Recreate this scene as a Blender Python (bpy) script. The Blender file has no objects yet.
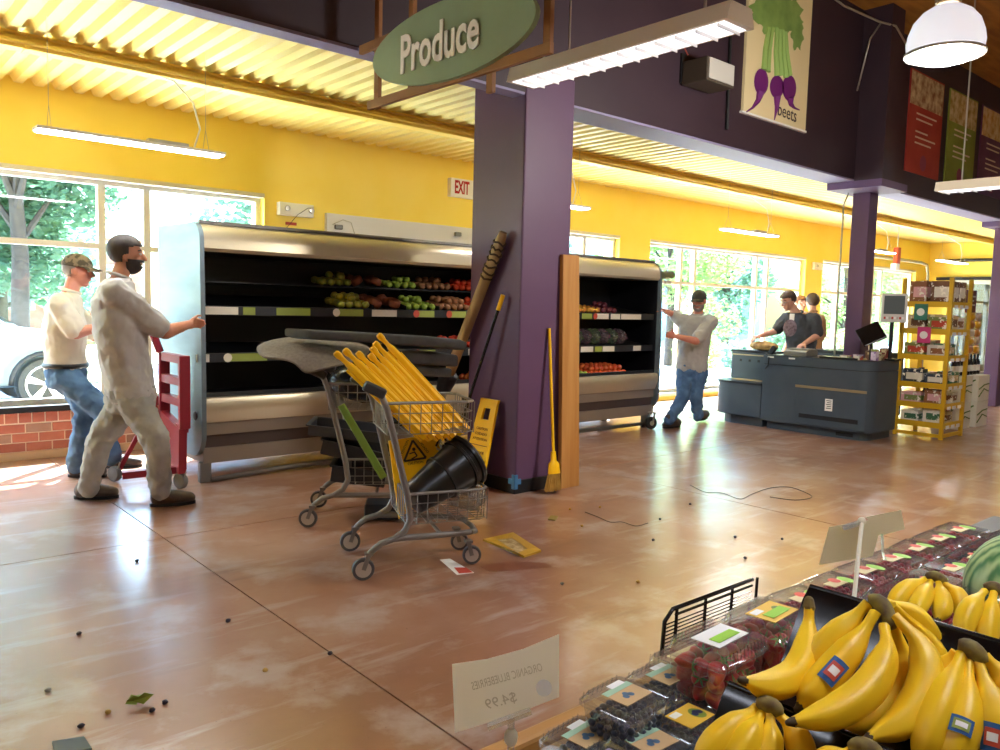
import bpy, math, random
import numpy as np
from mathutils import Vector as V, Matrix as M

# ------------------------------------------------------------------ camera, sky, sun, exposure
SC = bpy.context.scene
COL = SC.collection
FPX, CAMH = 800.0, 1.42
RW = M(((0.75409203, 0.03688494, -0.65573220), (-0.65626096, 0.08157239, -0.75011166), (0.02582182, 0.99598466, 0.08571924)))
CAMP = V((0, 0, CAMH))
cd = bpy.data.cameras.new('camera')
cd.sensor_width = 36; cd.lens = 36 * FPX / 1000; cd.clip_start = 0.02; cd.clip_end = 400
cam = bpy.data.objects.new('camera', cd); COL.objects.link(cam)
cam.matrix_world = M.Translation(CAMP) @ RW.to_4x4()
SC.camera = cam

w = bpy.data.worlds.new('sky'); SC.world = w; w.use_nodes = True
nt = w.node_tree
sky = nt.nodes.new('ShaderNodeTexSky'); sky.sky_type = 'NISHITA'
sky.sun_disc = False; sky.sun_elevation = math.radians(52); sky.sun_rotation = math.radians(-20)
sky.air_density = 1.0; sky.dust_density = 1.2; sky.ozone_density = 1.0
wb = nt.nodes.new('ShaderNodeMix'); wb.data_type = 'RGBA'; wb.blend_type = 'MULTIPLY'; wb.inputs[0].default_value = 1.0; wb.inputs[7].default_value = (0.95, 1.0, 1.06, 1)   # camera white balance
nt.links.new(sky.outputs[0], wb.inputs[6]); nt.links.new(wb.outputs[2], nt.nodes['Background'].inputs[0])
nt.nodes['Background'].inputs[1].default_value = 0.62

sl = bpy.data.lights.new('sun', 'SUN'); sl.energy = 20.0; sl.angle = 0.009; sl.color = (0.93, 0.98, 1.06)
so = bpy.data.objects.new('sun', sl); COL.objects.link(so)
sun_to = V((0.50, 0.52, 0.90)).normalized()      # direction towards the sun (outside, over the window wall)
so.rotation_euler = sun_to.to_track_quat('Z', 'Y').to_euler(); so.location = (0, 14, 12)

vs = SC.view_settings
vs.view_transform = 'Standard'; vs.look = 'None'; vs.exposure = 2.35; vs.gamma = 1.0; vs.use_curve_mapping = False
try:
    SC.cycles.max_bounces = 8; SC.cycles.diffuse_bounces = 5; SC.cycles.glossy_bounces = 4; SC.cycles.transparent_max_bounces = 16; SC.cycles.transmission_bounces = 6
    SC.cycles.caustics_reflective = False; SC.cycles.caustics_refractive = False; SC.cycles.sample_clamp_indirect = 6
    SC.cycles.use_denoising = True
except Exception:
    pass
R = random.Random(7)

# ------------------------------------------------------------------ pixel helpers (a pixel gives a direction; the plane or depth gives the place)
def ray(x, y): return RW @ V((x - 500, 375 - y, -FPX))
def hit(x, y, ax, val):
    r = ray(x, y); return CAMP + r * ((val - CAMP[ax]) / r[ax])
def FL(x, y, z=0.0): return hit(x, y, 2, z)
def WY(x, y, Y): return hit(x, y, 1, Y)
def WX(x, y, X): return hit(x, y, 0, X)
def DP(x, y, d): return CAMP + ray(x, y) * (d / FPX)

# ------------------------------------------------------------------ materials
def lin(c):
    if isinstance(c, str): c = tuple(int(c[i:i + 2], 16) / 255 for i in (1, 3, 5))
    return tuple((a / 12.92 if a <= 0.04045 else ((a + 0.055) / 1.055) ** 2.4) for a in c)
MATS = {}
def mat(name, color='#888888', rough=0.5, metal=0.0, color2=None, scale=8.0, detail=4.0, bump=0.0, bscale=None, stretch=None, emit=None, estr=0.0,
        alpha=1.0, coat=0.0, spec=0.5, contrast=(0.35, 0.65), rough2=None, trans=0.0, ior=1.45, sheen=0.0):
    if name in MATS: return MATS[name]
    m = bpy.data.materials.new(name); m.use_nodes = True; MATS[name] = m
    n = m.node_tree.nodes; l = m.node_tree.links; b = n['Principled BSDF']
    c = (*lin(color), 1); b.inputs['Base Color'].default_value = c; m.diffuse_color = c
    b.inputs['Roughness'].default_value = rough; b.inputs['Metallic'].default_value = metal
    b.inputs['Specular IOR Level'].default_value = spec; b.inputs['Coat Weight'].default_value = coat; b.inputs['Coat Roughness'].default_value = 0.08
    b.inputs['Transmission Weight'].default_value = trans; b.inputs['IOR'].default_value = ior; b.inputs['Alpha'].default_value = alpha
    b.inputs['Sheen Weight'].default_value = sheen
    if emit: b.inputs['Emission Color'].default_value = (*lin(emit), 1); b.inputs['Emission Strength'].default_value = estr
    if color2 or bump or rough2 is not None:
        tc = n.new('ShaderNodeTexCoord'); mp = n.new('ShaderNodeMapping'); l.new(tc.outputs['Object'], mp.inputs[0])
        if stretch: mp.inputs['Scale'].default_value = stretch
        tx = n.new('ShaderNodeTexNoise'); tx.inputs['Scale'].default_value = scale; tx.inputs['Detail'].default_value = detail
        l.new(mp.outputs[0], tx.inputs['Vector'])
        if color2:
            r = n.new('ShaderNodeValToRGB'); r.color_ramp.elements[0].position = contrast[0]; r.color_ramp.elements[1].position = contrast[1]
            r.color_ramp.elements[0].color = c; r.color_ramp.elements[1].color = (*lin(color2), 1)
            l.new(tx.outputs[0], r.inputs[0]); l.new(r.outputs[0], b.inputs['Base Color'])
        if rough2 is not None:
            mr = n.new('ShaderNodeMapRange'); mr.inputs[3].default_value = rough; mr.inputs[4].default_value = rough2
            mr.inputs[1].default_value = 0.35; mr.inputs[2].default_value = 0.65
            l.new(tx.outputs[0], mr.inputs[0]); l.new(mr.outputs[0], b.inputs['Roughness'])
        if bump:
            t2 = tx
            if bscale:
                t2 = n.new('ShaderNodeTexNoise'); t2.inputs['Scale'].default_value = bscale; t2.inputs['Detail'].default_value = 3; l.new(mp.outputs[0], t2.inputs['Vector'])
            bp = n.new('ShaderNodeBump'); bp.inputs['Strength'].default_value = bump; bp.inputs['Distance'].default_value = 0.01
            l.new(t2.outputs[0], bp.inputs['Height']); l.new(bp.outputs[0], b.inputs['Normal'])
    return m
def clear_mat(name, tint='#ffffff', gloss=0.12, rough=0.03, opaque=0.0, ocol='#ffffff'):
    """thin clear sheet: transparent with a fresnel sheen and a little haze of its own"""
    m = bpy.data.materials.new(name); m.use_nodes = True; MATS[name] = m; m.diffuse_color = (*lin(tint), 0.2)
    n = m.node_tree.nodes; l = m.node_tree.links; n.remove(n['Principled BSDF'])
    t = n.new('ShaderNodeBsdfTransparent'); t.inputs[0].default_value = (*lin(tint), 1)
    g = n.new('ShaderNodeBsdfGlossy'); g.inputs['Roughness'].default_value = rough
    d = n.new('ShaderNodeBsdfDiffuse'); d.inputs[0].default_value = (*lin(ocol), 1)
    lw = n.new('ShaderNodeLayerWeight'); lw.inputs[0].default_value = 0.5
    pw = n.new('ShaderNodeMath'); pw.operation = 'POWER'; pw.inputs[1].default_value = 5.0; l.new(lw.outputs['Facing'], pw.inputs[0])
    ad = n.new('ShaderNodeMath'); ad.operation = 'MULTIPLY_ADD'; ad.inputs[1].default_value = 1 - gloss; ad.inputs[2].default_value = gloss; ad.use_clamp = True; l.new(pw.outputs[0], ad.inputs[0])
    m0 = n.new('ShaderNodeMixShader'); m0.inputs[0].default_value = opaque; l.new(t.outputs[0], m0.inputs[1]); l.new(d.outputs[0], m0.inputs[2])
    m1 = n.new('ShaderNodeMixShader'); l.new(ad.outputs[0], m1.inputs[0]); l.new(m0.outputs[0], m1.inputs[1]); l.new(g.outputs[0], m1.inputs[2])
    l.new(m1.outputs[0], n['Material Output'].inputs[0])
    return m

# ------------------------------------------------------------------ mesh helpers
WM = {}
def fmat(o, pos=(0, 0, 0), rz=0.0): return M.Translation(V(pos)) @ M.Rotation(rz, 4, 'Z')
def frame(d, up=V((0, 0, 1))):
    """3x3 whose z column is d"""
    d = V(d).normalized(); u = V(up)
    if abs(d.dot(u)) > 0.98: u = V((1, 0, 0))
    x = u.cross(d).normalized(); y = d.cross(x)
    return M((x, y, d)).transposed()
class MB:
    def __init__(s): s.v = []; s.f = []
    def add(s, vs, fs):
        k = len(s.v); s.v += [tuple(a) for a in vs]; s.f += [tuple(i + k for i in f) for f in fs]; return s
    def box(s, x0, x1, y0, y1, z0, z1):
        return s.add([(x, y, z) for z in (z0, z1) for y in (y0, y1) for x in (x0, x1)],
                     [(0, 2, 3, 1), (4, 5, 7, 6), (0, 1, 5, 4), (2, 6, 7, 3), (0, 4, 6, 2), (1, 3, 7, 5)])
    def obox(s, c, size, rot=None, taper=1.0):
        rot = rot or M.Identity(3); c = V(c); vs = []
        for k in (-.5, .5):
            t = taper if k > 0 else 1
            for j in (-.5, .5):
                for i in (-.5, .5): vs.append(c + rot @ V((i * size[0] * t, j * size[1] * t, k * size[2])))
        return s.add(vs, [(0, 2, 3, 1), (4, 5, 7, 6), (0, 1, 5, 4), (2, 6, 7, 3), (0, 4, 6, 2), (1, 3, 7, 5)])
    def bar(s, a, b, w, h, up=(0, 0, 1)):
        """rectangular bar from a to b; w sideways, h along up"""
        a, b = V(a), V(b); r = frame(b - a, up)
        return s.obox((a + b) / 2, (w, h, (b - a).length), r)
    def rings(s, rs, close=True, caps=True):
        n = len(rs[0]); vs = [p for r in rs for p in r]; fs = []
        for i in range(len(rs) - 1):
            for j in range(n if close else n - 1):
                k = (j + 1) % n; fs.append((i * n + j, i * n + k, (i + 1) * n + k, (i + 1) * n + j))
        if caps: fs.append(tuple(reversed(range(n)))); fs.append(tuple((len(rs) - 1) * n + j for j in range(n)))
        return s.add(vs, fs)
    def tube(s, pts, r, n=8, closed=False):
        pts = [V(p) for p in pts]; m = len(pts); rr = r if isinstance(r, (list, tuple)) else [r] * m
        rs = []; fr = None
        for i, p in enumerate(pts):
            if closed: d = pts[(i + 1) % m] - pts[i - 1]
            else: d = pts[min(i + 1, m - 1)] - pts[max(i - 1, 0)]
            d.normalize()
            if fr is None: fr = frame(d)
            else:
                x = fr.col[0] - d * fr.col[0].dot(d); x.normalize(); fr = M((x, d.cross(x), d)).transposed()
            rs.append([p + fr @ V((math.cos(a) * rr[i], math.sin(a) * rr[i], 0)) for a in [6.28318 * k / n for k in range(n)]])
        if closed: rs.append(rs[0])
        return s.rings(rs, caps=not closed)
    def prism(s, poly, ax, a0, a1):
        """poly: 2-D points in the two other axes (order x,y,z without ax)"""
        def mk(p, a): q = list(p); q.insert(ax, a); return q
        n = len(poly); vs = [mk(p, a0) for p in poly] + [mk(p, a1) for p in poly]
        fs = [tuple(range(n)), tuple(reversed(range(n, 2 * n)))] + [(i, i + n, (i + 1) % n + n, (i + 1) % n) for i in range(n)]
        return s.add(vs, fs)
    def lathe(s, prof, n=16, c=(0, 0, 0), rot=None, caps=True):
        rot = rot or M.Identity(3); c = V(c)
        rs = [[c + rot @ V((r * math.cos(a), r * math.sin(a), z)) for a in [6.28318 * k / n for k in range(n)]] for r, z in prof]
        return s.rings(rs, caps=caps)
    def ell(s, c, r, rot=None, nu=12, nv=8):
        rot = rot or M.Identity(3); c = V(c); vs = [c + rot @ V((0, 0, -r[2]))]; fs = []
        for i in range(1, nv):
            t = math.pi * i / nv
            for j in range(nu):
                a = 6.28318 * j / nu; vs.append(c + rot @ V((r[0] * math.sin(t) * math.cos(a), r[1] * math.sin(t) * math.sin(a), -r[2] * math.cos(t))))
        vs.append(c + rot @ V((0, 0, r[2]))); last = len(vs) - 1
        for j in range(nu):
            k = (j + 1) % nu; fs.append((0, 1 + k, 1 + j)); fs.append((last, last - nu + j, last - nu + k))
            for i in range(nv - 2): b = 1 + i * nu; fs.append((b + j, b + k, b + nu + k, b + nu + j))
        return s.add(vs, fs)
    def cap(s, a, b, ra, rb, n=10):
        """tapered capsule"""
        a, b = V(a), V(b); d = b - a; L = max(d.length, 1e-5); fr = frame(d)
        prof = [(ra * math.sin(t), -ra * math.cos(t)) for t in (0.25, 0.7, 1.15)] + [(ra, 0), (rb, L)] + [(rb * math.sin(t), L + rb * math.cos(t)) for t in (1.15, 0.7, 0.25)]
        return s.lathe(prof, n, a, fr)
    def quad(s, a, b, c, d): return s.add([a, b, c, d], [(0, 1, 2, 3)])
    def disc(s, c, rad, nrm, n=16, r2=None):
        fr = frame(nrm); c = V(c)
        return s.add([c + fr @ V((rad * math.cos(6.28318 * k / n), (r2 or rad) * math.sin(6.28318 * k / n), 0)) for k in range(n)], [tuple(range(n))])
    def xf(s, m): s.v = [tuple(m @ V(p)) for p in s.v]; return s
    def mesh(s, name): me = bpy.data.meshes.new(name); me.from_pydata(s.v, [], s.f); me.update(); return me
    def build(s, name, material, parent=None, smooth=None, bevel=0.0, local=False, recalc=True):
        """vertices are world coordinates unless local; a top-level mesh gets its origin at its base"""
        me = s.mesh(name)
        if parent is not None:
            if not local: me.transform(WM[parent].inverted())
            loc = None
        elif not local:
            xs = np.array(s.v); loc = V(((xs[:, 0].min() + xs[:, 0].max()) / 2, (xs[:, 1].min() + xs[:, 1].max()) / 2, xs[:, 2].min()))
            me.transform(M.Translation(-loc))
        else: loc = V((0, 0, 0))
        return link(name, me, material, parent, loc, smooth, bevel)
def link(name, me, material, parent=None, loc=None, smooth=None, bevel=0.0):
    o = bpy.data.objects.new(name, me); COL.objects.link(o)
    if material is not None and not me.materials: me.materials.append(material)
    if smooth is not None and len(me.polygons):
        me.polygons.foreach_set('use_smooth', [True] * len(me.polygons))
        if smooth < 3: me.set_sharp_from_angle(angle=smooth)
    if parent is not None: o.parent = parent; WM[o] = WM[parent].copy()
    else:
        o.location = loc or (0, 0, 0); WM[o] = M.Translation(o.location)
    if bevel: b = o.modifiers.new('bevel', 'BEVEL'); b.width = bevel; b.segments = 2; b.limit_method = 'ANGLE'
    return o
def empty(name, loc, label, cat, group=None, rz=0.0):
    o = bpy.data.objects.new(name, None); COL.objects.link(o); o.empty_display_size = 0.1
    o.location = loc; o.rotation_euler = (0, 0, rz); WM[o] = fmat(o, loc, rz)
    return tag(o, label, cat, group)
def tag(o, label=None, cat=None, group=None, kind=None):
    if label: o['label'] = label
    if cat: o['category'] = cat
    if group: o['group'] = group
    if kind: o['kind'] = kind
    return o
def struct(o, label=None): o['kind'] = 'structure'; (label and tag(o, label)); return o
def copy_tree(o, parent=None):
    c = o.copy(); COL.objects.link(c)
    if parent is not None: c.parent = parent
    WM[c] = WM[o].copy()
    for ch in list(o.children): copy_tree(ch, c)
    return c
def text(name, s, size, material, mtx, parent, width=None, extrude=0.0008, shear=0.0, bold=0.0):
    cu = bpy.data.curves.new(name, 'FONT'); cu.body = s; cu.size = size; cu.align_x = 'CENTER'; cu.align_y = 'CENTER'; cu.extrude = extrude; cu.shear = shear; cu.offset = bold; cu.resolution_u = 3
    t = bpy.data.objects.new(name, cu); COL.objects.link(t)
    dg = bpy.context.evaluated_depsgraph_get(); me = bpy.data.meshes.new_from_object(t.evaluated_get(dg))
    bpy.data.objects.remove(t); bpy.data.curves.remove(cu)
    me.name = name
    if width and len(me.vertices):
        xs = [v.co.x for v in me.vertices]; k = width / max(1e-6, max(xs) - min(xs)); me.transform(M.Diagonal((k, 1, 1, 1)))
    me.transform(WM[parent].inverted() @ mtx); me.materials.clear()
    return link(name, me, material, parent)
def plane_m(origin, xdir, ydir):
    x = V(xdir).normalized(); z = x.cross(V(ydir)).normalized(); y = z.cross(x)
    return M.Translation(V(origin)) @ M((x, y, z)).transposed().to_4x4()
def arc(cx, cy, r, a0, a1, n): return [(cx + r * math.cos(math.radians(a0 + (a1 - a0) * i / n)), cy + r * math.sin(math.radians(a0 + (a1 - a0) * i / n))) for i in range(n + 1)]
def rrect(x0, x1, y0, y1, r, n=4):
    return arc(x1 - r, y1 - r, r, 0, 90, n) + arc(x0 + r, y1 - r, r, 90, 180, n) + arc(x0 + r, y0 + r, r, 180, 270, n) + arc(x1 - r, y0 + r, r, 270, 360, n)
# ------------------------------------------------------------------ setting materials
def floor_material():
    m = bpy.data.materials.new('stained_concrete'); m.use_nodes = True; n = m.node_tree.nodes; l = m.node_tree.links; b = n['Principled BSDF']
    g = n.new('ShaderNodeNewGeometry')
    def noise(sc, det, st=(1, 1, 1), rot=0):
        mp = n.new('ShaderNodeMapping'); mp.inputs['Scale'].default_value = st; mp.inputs['Rotation'].default_value = (0, 0, rot); l.new(g.outputs['Position'], mp.inputs[0])
        t = n.new('ShaderNodeTexNoise'); t.inputs['Scale'].default_value = sc; t.inputs['Detail'].default_value = det; t.inputs['Roughness'].default_value = 0.6; l.new(mp.outputs[0], t.inputs[0]); return t.outputs[0]
    def ramp(src, stops):
        r = n.new('ShaderNodeValToRGB'); e = r.color_ramp.elements
        while len(e) < len(stops): e.new(0.5)
        for i, (p, c) in enumerate(stops): e[i].position = p; e[i].color = (*lin(c), 1) if isinstance(c, str) else (c, c, c, 1)
        l.new(src, r.inputs[0]); return r.outputs[0]
    def mix(fac, a, c):
        x = n.new('ShaderNodeMix'); x.data_type = 'RGBA'; l.new(fac, x.inputs[0]); l.new(a, x.inputs[6])
        if isinstance(c, str): x.inputs[7].default_value = (*lin(c), 1)
        else: l.new(c, x.inputs[7])
        return x.outputs[2]
    base = ramp(noise(0.75, 7), [(0.30, '#84583f'), (0.5, '#996b50'), (0.68, '#a8846f')])
    c = mix(ramp(noise(2.2, 8, (1, 1, 1), 0.5), [(0.52, 0.0), (0.64, 0.65)]), base, '#b6a49a')        # pale worn patches
    c = mix(ramp(noise(5.0, 6, (0.25, 1.6, 1), 0.12), [(0.56, 0.0), (0.70, 0.6)]), c, '#b8aaa2')        # scuff streaks along the aisle
    c = mix(ramp(noise(3.0, 5, (0.3, 1.2, 1), -0.4), [(0.60, 0.0), (0.70, 0.6)]), c, '#7c5640')       # dark stains
    c = mix(ramp(noise(55, 2), [(0.70, 0.0), (0.76, 0.5)]), c, '#5a3a28')                               # specks
    l.new(c, b.inputs['Base Color'])
    ro = ramp(noise(1.6, 6), [(0.35, 0.30), (0.65, 0.46)]); l.new(ro, b.inputs['Roughness'])
    b.inputs['Specular IOR Level'].default_value = 0.5; b.inputs['Coat Weight'].default_value = 0.85; b.inputs['Coat Roughness'].default_value = 0.20; b.inputs['Coat IOR'].default_value = 1.6
    bp = n.new('ShaderNodeBump'); bp.inputs['Strength'].default_value = 0.06; bp.inputs['Distance'].default_value = 0.01
    l.new(noise(9, 5), bp.inputs['Height']); l.new(bp.outputs[0], b.inputs['Normal'])
    return m
m_floor = floor_material()
m_joint = mat('joint_filler', '#3b2a20', 0.8)
m_yellow = mat('yellow_wall_paint', '#fbdf60', 0.55, color2='#fce26c', scale=3)
m_deck = mat('yellow_deck_paint', '#f0dc88', 0.45)
m_steel_y = mat('yellow_steel_paint', '#ffe07a', 0.4)
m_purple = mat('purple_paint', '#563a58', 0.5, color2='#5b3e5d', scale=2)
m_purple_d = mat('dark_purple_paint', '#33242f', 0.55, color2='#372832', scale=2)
m_lilac = mat('lilac_paint', '#8c86a8', 0.6)
m_black = mat('black_rubber', '#141416', 0.5)
m_blackg = mat('black_gloss_plastic', '#0c0c0e', 0.22)
m_white = mat('white_paint', '#e9e8e4', 0.5)
m_alu = mat('brushed_aluminium', '#b9b7b0', 0.35, 0.8)
m_frame = mat('pale_window_frame', '#d8d4c8', 0.4, 0.1)
m_glass = clear_mat('window_glass', '#f4fbfa', 0.045, 0.0)
m_lamp = mat('lamp_diffuser', '#ffffff', 0.5, emit='#f8faff', estr=9.0)
m_bigamp = mat('added_lamp_glow', '#ffffff', 0.5, emit='#eaf0ff', estr=5.0)
m_brick = [mat('brick_%s' % a, c, 0.85, color2=d, scale=14, bump=0.2) for a, c, d in (('red', '#9a5b4a', '#a86a58'), ('dull', '#8a6a5c', '#977869'), ('deep', '#8f5042', '#9d5f50'))]
m_mortar = mat('mortar', '#dccfba', 0.9)
m_tan = mat('tan_base', '#c0a380', 0.7)
m_ceil2 = mat('warm_timber_deck', '#b07a2e', 0.7, color2='#8c5a20', scale=1.5, stretch=(1, 6, 1))

YW = 7.77
# ------------------------------------------------------------------ floor in slabs with recessed joints
floor = struct(MB().box(-3.2, 24, -4.2, 8.07, -0.12, -0.008).build('floor', m_joint))
jx = [-3.2, -2.1, 1.57, 5.24, 8.91, 12.58, 16.25, 19.92, 24]; jy = [-4.2, -2.56, 1.11, 4.78, 8.07]
for i in range(len(jx) - 1):
    for j in range(len(jy) - 1):
        MB().box(jx[i] + .004, jx[i + 1] - .004, jy[j] + .004, jy[j + 1] - .004, -0.008, 0.0).build('slab', m_floor, floor)
# ------------------------------------------------------------------ window wall
wins = [(-1.2, 3.57, [(0.05, 'w'), (0.42, 'w'), (2.07, 'w'), (2.46, 'w')], 0.46), (6.6, 9.05, [(7.0, 'w'), (8.4, 'w')], 0.46),
        (9.75, 14.45, [(10.68, 'w'), (11.05, 'w'), (12.90, 'w'), (13.27, 'w')], 0.12), (15.1, 19.5, [(15.95, 'w'), (17.55, 'w'), (17.95, 'w')], 0.12)]
ZT = 2.46
wb = MB()
xs = -3.2
for x0, x1, mu, z0 in wins:
    wb.box(xs, x0, YW, 8.07, 0, 3.3); wb.box(x0, x1, YW, 8.07, ZT, 3.3)
    if z0 < .3: wb.box(x0, x1, YW, 8.07, 0, z0)
    xs = x1
wb.box(xs, 24, YW, 8.07, 0, 3.3)
wall_back = struct(wb.build('wall_back', m_yellow))
# brick knee walls under the first two windows
for x0, x1, show in ((-1.2, 3.57, (0.7, 3.57)), (6.6, 9.05, None)):
    kn = struct(MB().box(x0, x1, YW + .006, 8.07, 0, 0.41).build('wall_knee', m_mortar))
    MB().box(x0, x1, YW - .012, YW + .02, 0, 0.07).build('base_course', m_tan, kn)
    if show is None:
        MB().box(x0, x1, YW, YW + .02, 0.07, 0.41).build('brick_face', m_brick[1], kn); 
    else:
        sh = {}
        for wdt, hh in ((0.193, 0.071), (0.091, 0.083)):
            sh[wdt] = [MB().box(-wdt / 2, wdt / 2, -.006, .02, -hh / 2, hh / 2).mesh('brick') for _ in m_brick]
            for me, mm in zip(sh[wdt], m_brick): me.materials.append(mm)
        base = V(WM[kn].translation)
        def brick(wdt, x, z):
            o = bpy.data.objects.new('brick', R.choice(sh[wdt])); COL.objects.link(o); o.parent = kn; o.location = V((x, YW + .004, z)) - base
        for r in range(3):
            x = show[0] + (0.1 if r % 2 else 0)
            while x + .1 < show[1]: brick(0.193, x, 0.07 + 0.0405 + r * 0.081); x += 0.203
        x = show[0]
        while x + .05 < show[1]: brick(0.091, x, 0.07 + .243 + .05); x += 0.1015
# windows: frames with separate panes
for k, (x0, x1, mu, z0) in enumerate(wins):
    f = MB(); ya, yb = 7.86, 7.94
    f.box(x0, x1, ya, yb, z0, z0 + .05); f.box(x0, x1, ya, yb, ZT - .05, ZT); f.box(x0 + .001, x0 + .05, ya + .001, yb - .001, z0 + .001, ZT - .001); f.box(x1 - .05, x1 - .001, ya + .001, yb - .001, z0 + .001, ZT - .001)
    f.box(x0 + .01, x1 - .01, ya + .005, yb - .005, 1.84, 1.89)
    for mx, _ in mu: f.box(mx - .03, mx + .03, ya + .002, yb - .002, z0 + .01, ZT - .01)
    wo = struct(f.build('window_%d' % (k + 1), m_frame))
    MB().box(x0, x1, YW - .03, 7.86, z0 - .05, z0).build('window_sill', m_black if z0 > .3 else m_frame, wo)
    MB().box(x0, x1, YW - .004, YW + .1, ZT - .012, ZT + .03).build('head_trim', m_frame, wo)
    e = [x0 + .02] + [a for a, _ in mu] + [x1 - .02]
    for a, b in zip(e, e[1:]):
        for za, zb in ((z0 + .02, 1.865), (1.865, ZT - .02)):
            MB().box(a, b, 7.898, 7.902, za, zb).build('pane', m_glass, wo)
# ------------------------------------------------------------------ end wall of the low bay, far walls, ceilings
ew = MB(); ew.box(20.2, 20.4, 7.3, YW, 0, 3.3); ew.box(20.2, 20.4, 4.7, 7.3, 2.32, 3.3); ew.box(20.2, 20.4, 4.7, 5.0, 0, 2.32)
struct(ew.build('wall_right', m_yellow))
fw = MB()
for y in (5.0, 5.9, 6.0, 6.8, 7.25): fw.box(20.26, 20.32, y, y + .05, 0, 2.32)
fw.box(20.26, 20.32, 5, 7.3, 2.2, 2.32); fw.box(20.26, 20.32, 5, 7.3, 0, .1)
wo = struct(fw.build('window_5', m_frame))
for a, b in ((5.05, 5.9), (6.05, 6.8), (6.85, 7.25)): MB().box(20.288, 20.292, a, b, .1, 2.2).build('pane', m_glass, wo)
struct(MB().box(20.1, 20.19, 4.8, 7.55, 2.29, 2.36).build('trim_1', m_black))
struct(MB().box(-3.4, -3.2, -4.2, 8.07, 0, 4.9).build('wall_left', mat('cream_wall', '#d9c9a0', 0.7)))
struct(MB().box(-3.4, 24.2, -4.4, -4.2, 0, 4.9).build('wall_front', MATS['cream_wall']))
struct(MB().box(24, 24.2, -4.2, 8.07, 0, 4.9).build('wall_far', MATS['cream_wall']))
# corrugated deck over the low bay: flutes run towards the windows
poly = []; x = -3.2; p = 0.152
while x < 24:
    poly += [(x, 3.205), (x + .028, 3.155), (x + .092, 3.155), (x + .12, 3.205)]; x += p
poly += [(x, 3.205)]
low = [(a, z) for a, z in poly]; dk = MB(); n = len(low)
dk.add([(a, 4.55, z) for a, z in low] + [(a, 7.78, z) for a, z in low] + [(a, 4.55, z + .004) for a, z in low] + [(a, 7.78, z + .004) for a, z in low],
       [(i, i + n, i + n + 1, i + 1) for i in range(n - 1)] + [(i + 2 * n, i + 1 + 2 * n, i + 3 * n + 1, i + 3 * n) for i in range(n - 1)])
struct(dk.build('ceiling', m_deck))
struct(MB().box(-3.4, 24.2, 4.6, 8.2, 3.26, 3.34).build('ceiling_roof', m_ceil2))
struct(MB().box(-3.4, 24.2, -4.4, 4.5, 4.86, 4.95).build('ceiling_hall', m_ceil2))
for y in (-2.8, -1.4, 0.0): struct(MB().box(-3.2, 24, y - .05, y + .05, 4.62, 4.86).build('trim_joist', m_ceil2))
# yellow steel beam under the deck: two flanges and a web
YB_ = 6.32
g = empty('steel_beam', (8, YB_, 3.05), 'long yellow steel beam running under the corrugated deck', 'beam')
MB().box(-3.2, 20.2, YB_ - .06, YB_ + .06, 3.05, 3.062).build('bottom_flange', m_steel_y, g)
MB().box(-3.2, 20.2, YB_ - .005, YB_ + .005, 3.062, 3.142).build('web', m_steel_y, g)
MB().box(-3.2, 20.2, YB_ - .06, YB_ + .06, 3.142, 3.154).build('top_flange', m_steel_y, g)
for x in [1.2 + 1.35 * i for i in range(13)]: MB().box(x - .012, x + .012, YB_ - .075, YB_ + .07, 3.044, 3.07).build('beam_clip', m_steel_y, g)
tag(MB().tube([(-3, YB_ - .075, 3.085), (20, YB_ - .075, 3.085)], .012, 8).build('conduit', m_steel_y, smooth=.8), 'thin yellow conduit strapped beside the yellow steel beam', 'conduit')
# ------------------------------------------------------------------ purple fascia, soffit, columns
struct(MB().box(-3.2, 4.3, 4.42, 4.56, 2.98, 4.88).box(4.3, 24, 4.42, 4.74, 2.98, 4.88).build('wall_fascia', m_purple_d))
struct(MB().box(-3.2, 4.3, 4.425, 4.56, 2.962, 2.98).box(4.3, 24, 4.425, 4.74, 2.962, 2.98).build('trim_2', m_lilac))
c1 = empty('column', (4.295, 4.715, 0), 'wide square purple column with a black base in the middle of the floor', 'column')
MB().box(4.04, 4.55, 4.412, 5.01, 0, 3.16).build('shaft', m_purple, c1, bevel=.012)
MB().box(4.025, 4.565, 4.405, 5.025, 0, 0.105).build('base_cove', m_black, c1, bevel=.006)
t = MB(); t.box(4.005, 4.03, 4.392, 4.45, .07, .10); 
tp = MB()
tp.box(4.018, 4.085, 4.398, 4.406, .075, .115); tp.box(4.018, 4.026, 4.398, 4.47, .075, .115); tp.box(4.018, 4.05, 4.396, 4.404, .04, .15); tp.box(4.016, 4.024, 4.396, 4.43, .04, .15)
tag(tp.build('painters_tape', mat('blue_tape', '#3c78a8', 0.6)), 'cross of blue painters tape stuck on the foot of the wide purple column', 'tape')
c2 = empty('column', (9.745, 4.52, 0), 'slim purple steel column rising behind the checkout counter', 'column')
MB().box(9.63, 9.86, 4.42, 4.63, 0, 2.9).build('shaft', m_purple, c2, bevel=.01)
MB().box(9.2, 9.88, 4.10, 4.74, 2.88, 2.962).build('capital', mat('capital_purple', '#6a5478', .55), c2)
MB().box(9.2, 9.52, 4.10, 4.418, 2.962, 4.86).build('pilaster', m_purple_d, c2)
c3 = empty('column', (14.65, 4.52, 0), 'farthest slim purple column at the right edge of the picture', 'column')
MB().box(14.55, 14.78, 4.42, 4.63, 0, 2.962).build('shaft', m_purple, c3, bevel=.01); MB().box(14.3, 14.95, 4.3, 4.74, 2.88, 2.96).build('capital', MATS['capital_purple'], c3)
o = tag(MB().tube([(9.58, 4.66, 2.88), (9.56, 4.70, 2.75), (9.56, 4.70, 0.93)], .012, 6).build('conduit', m_alu, smooth=.8), 'thin grey conduit running down beside the slim purple column', 'conduit')
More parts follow.
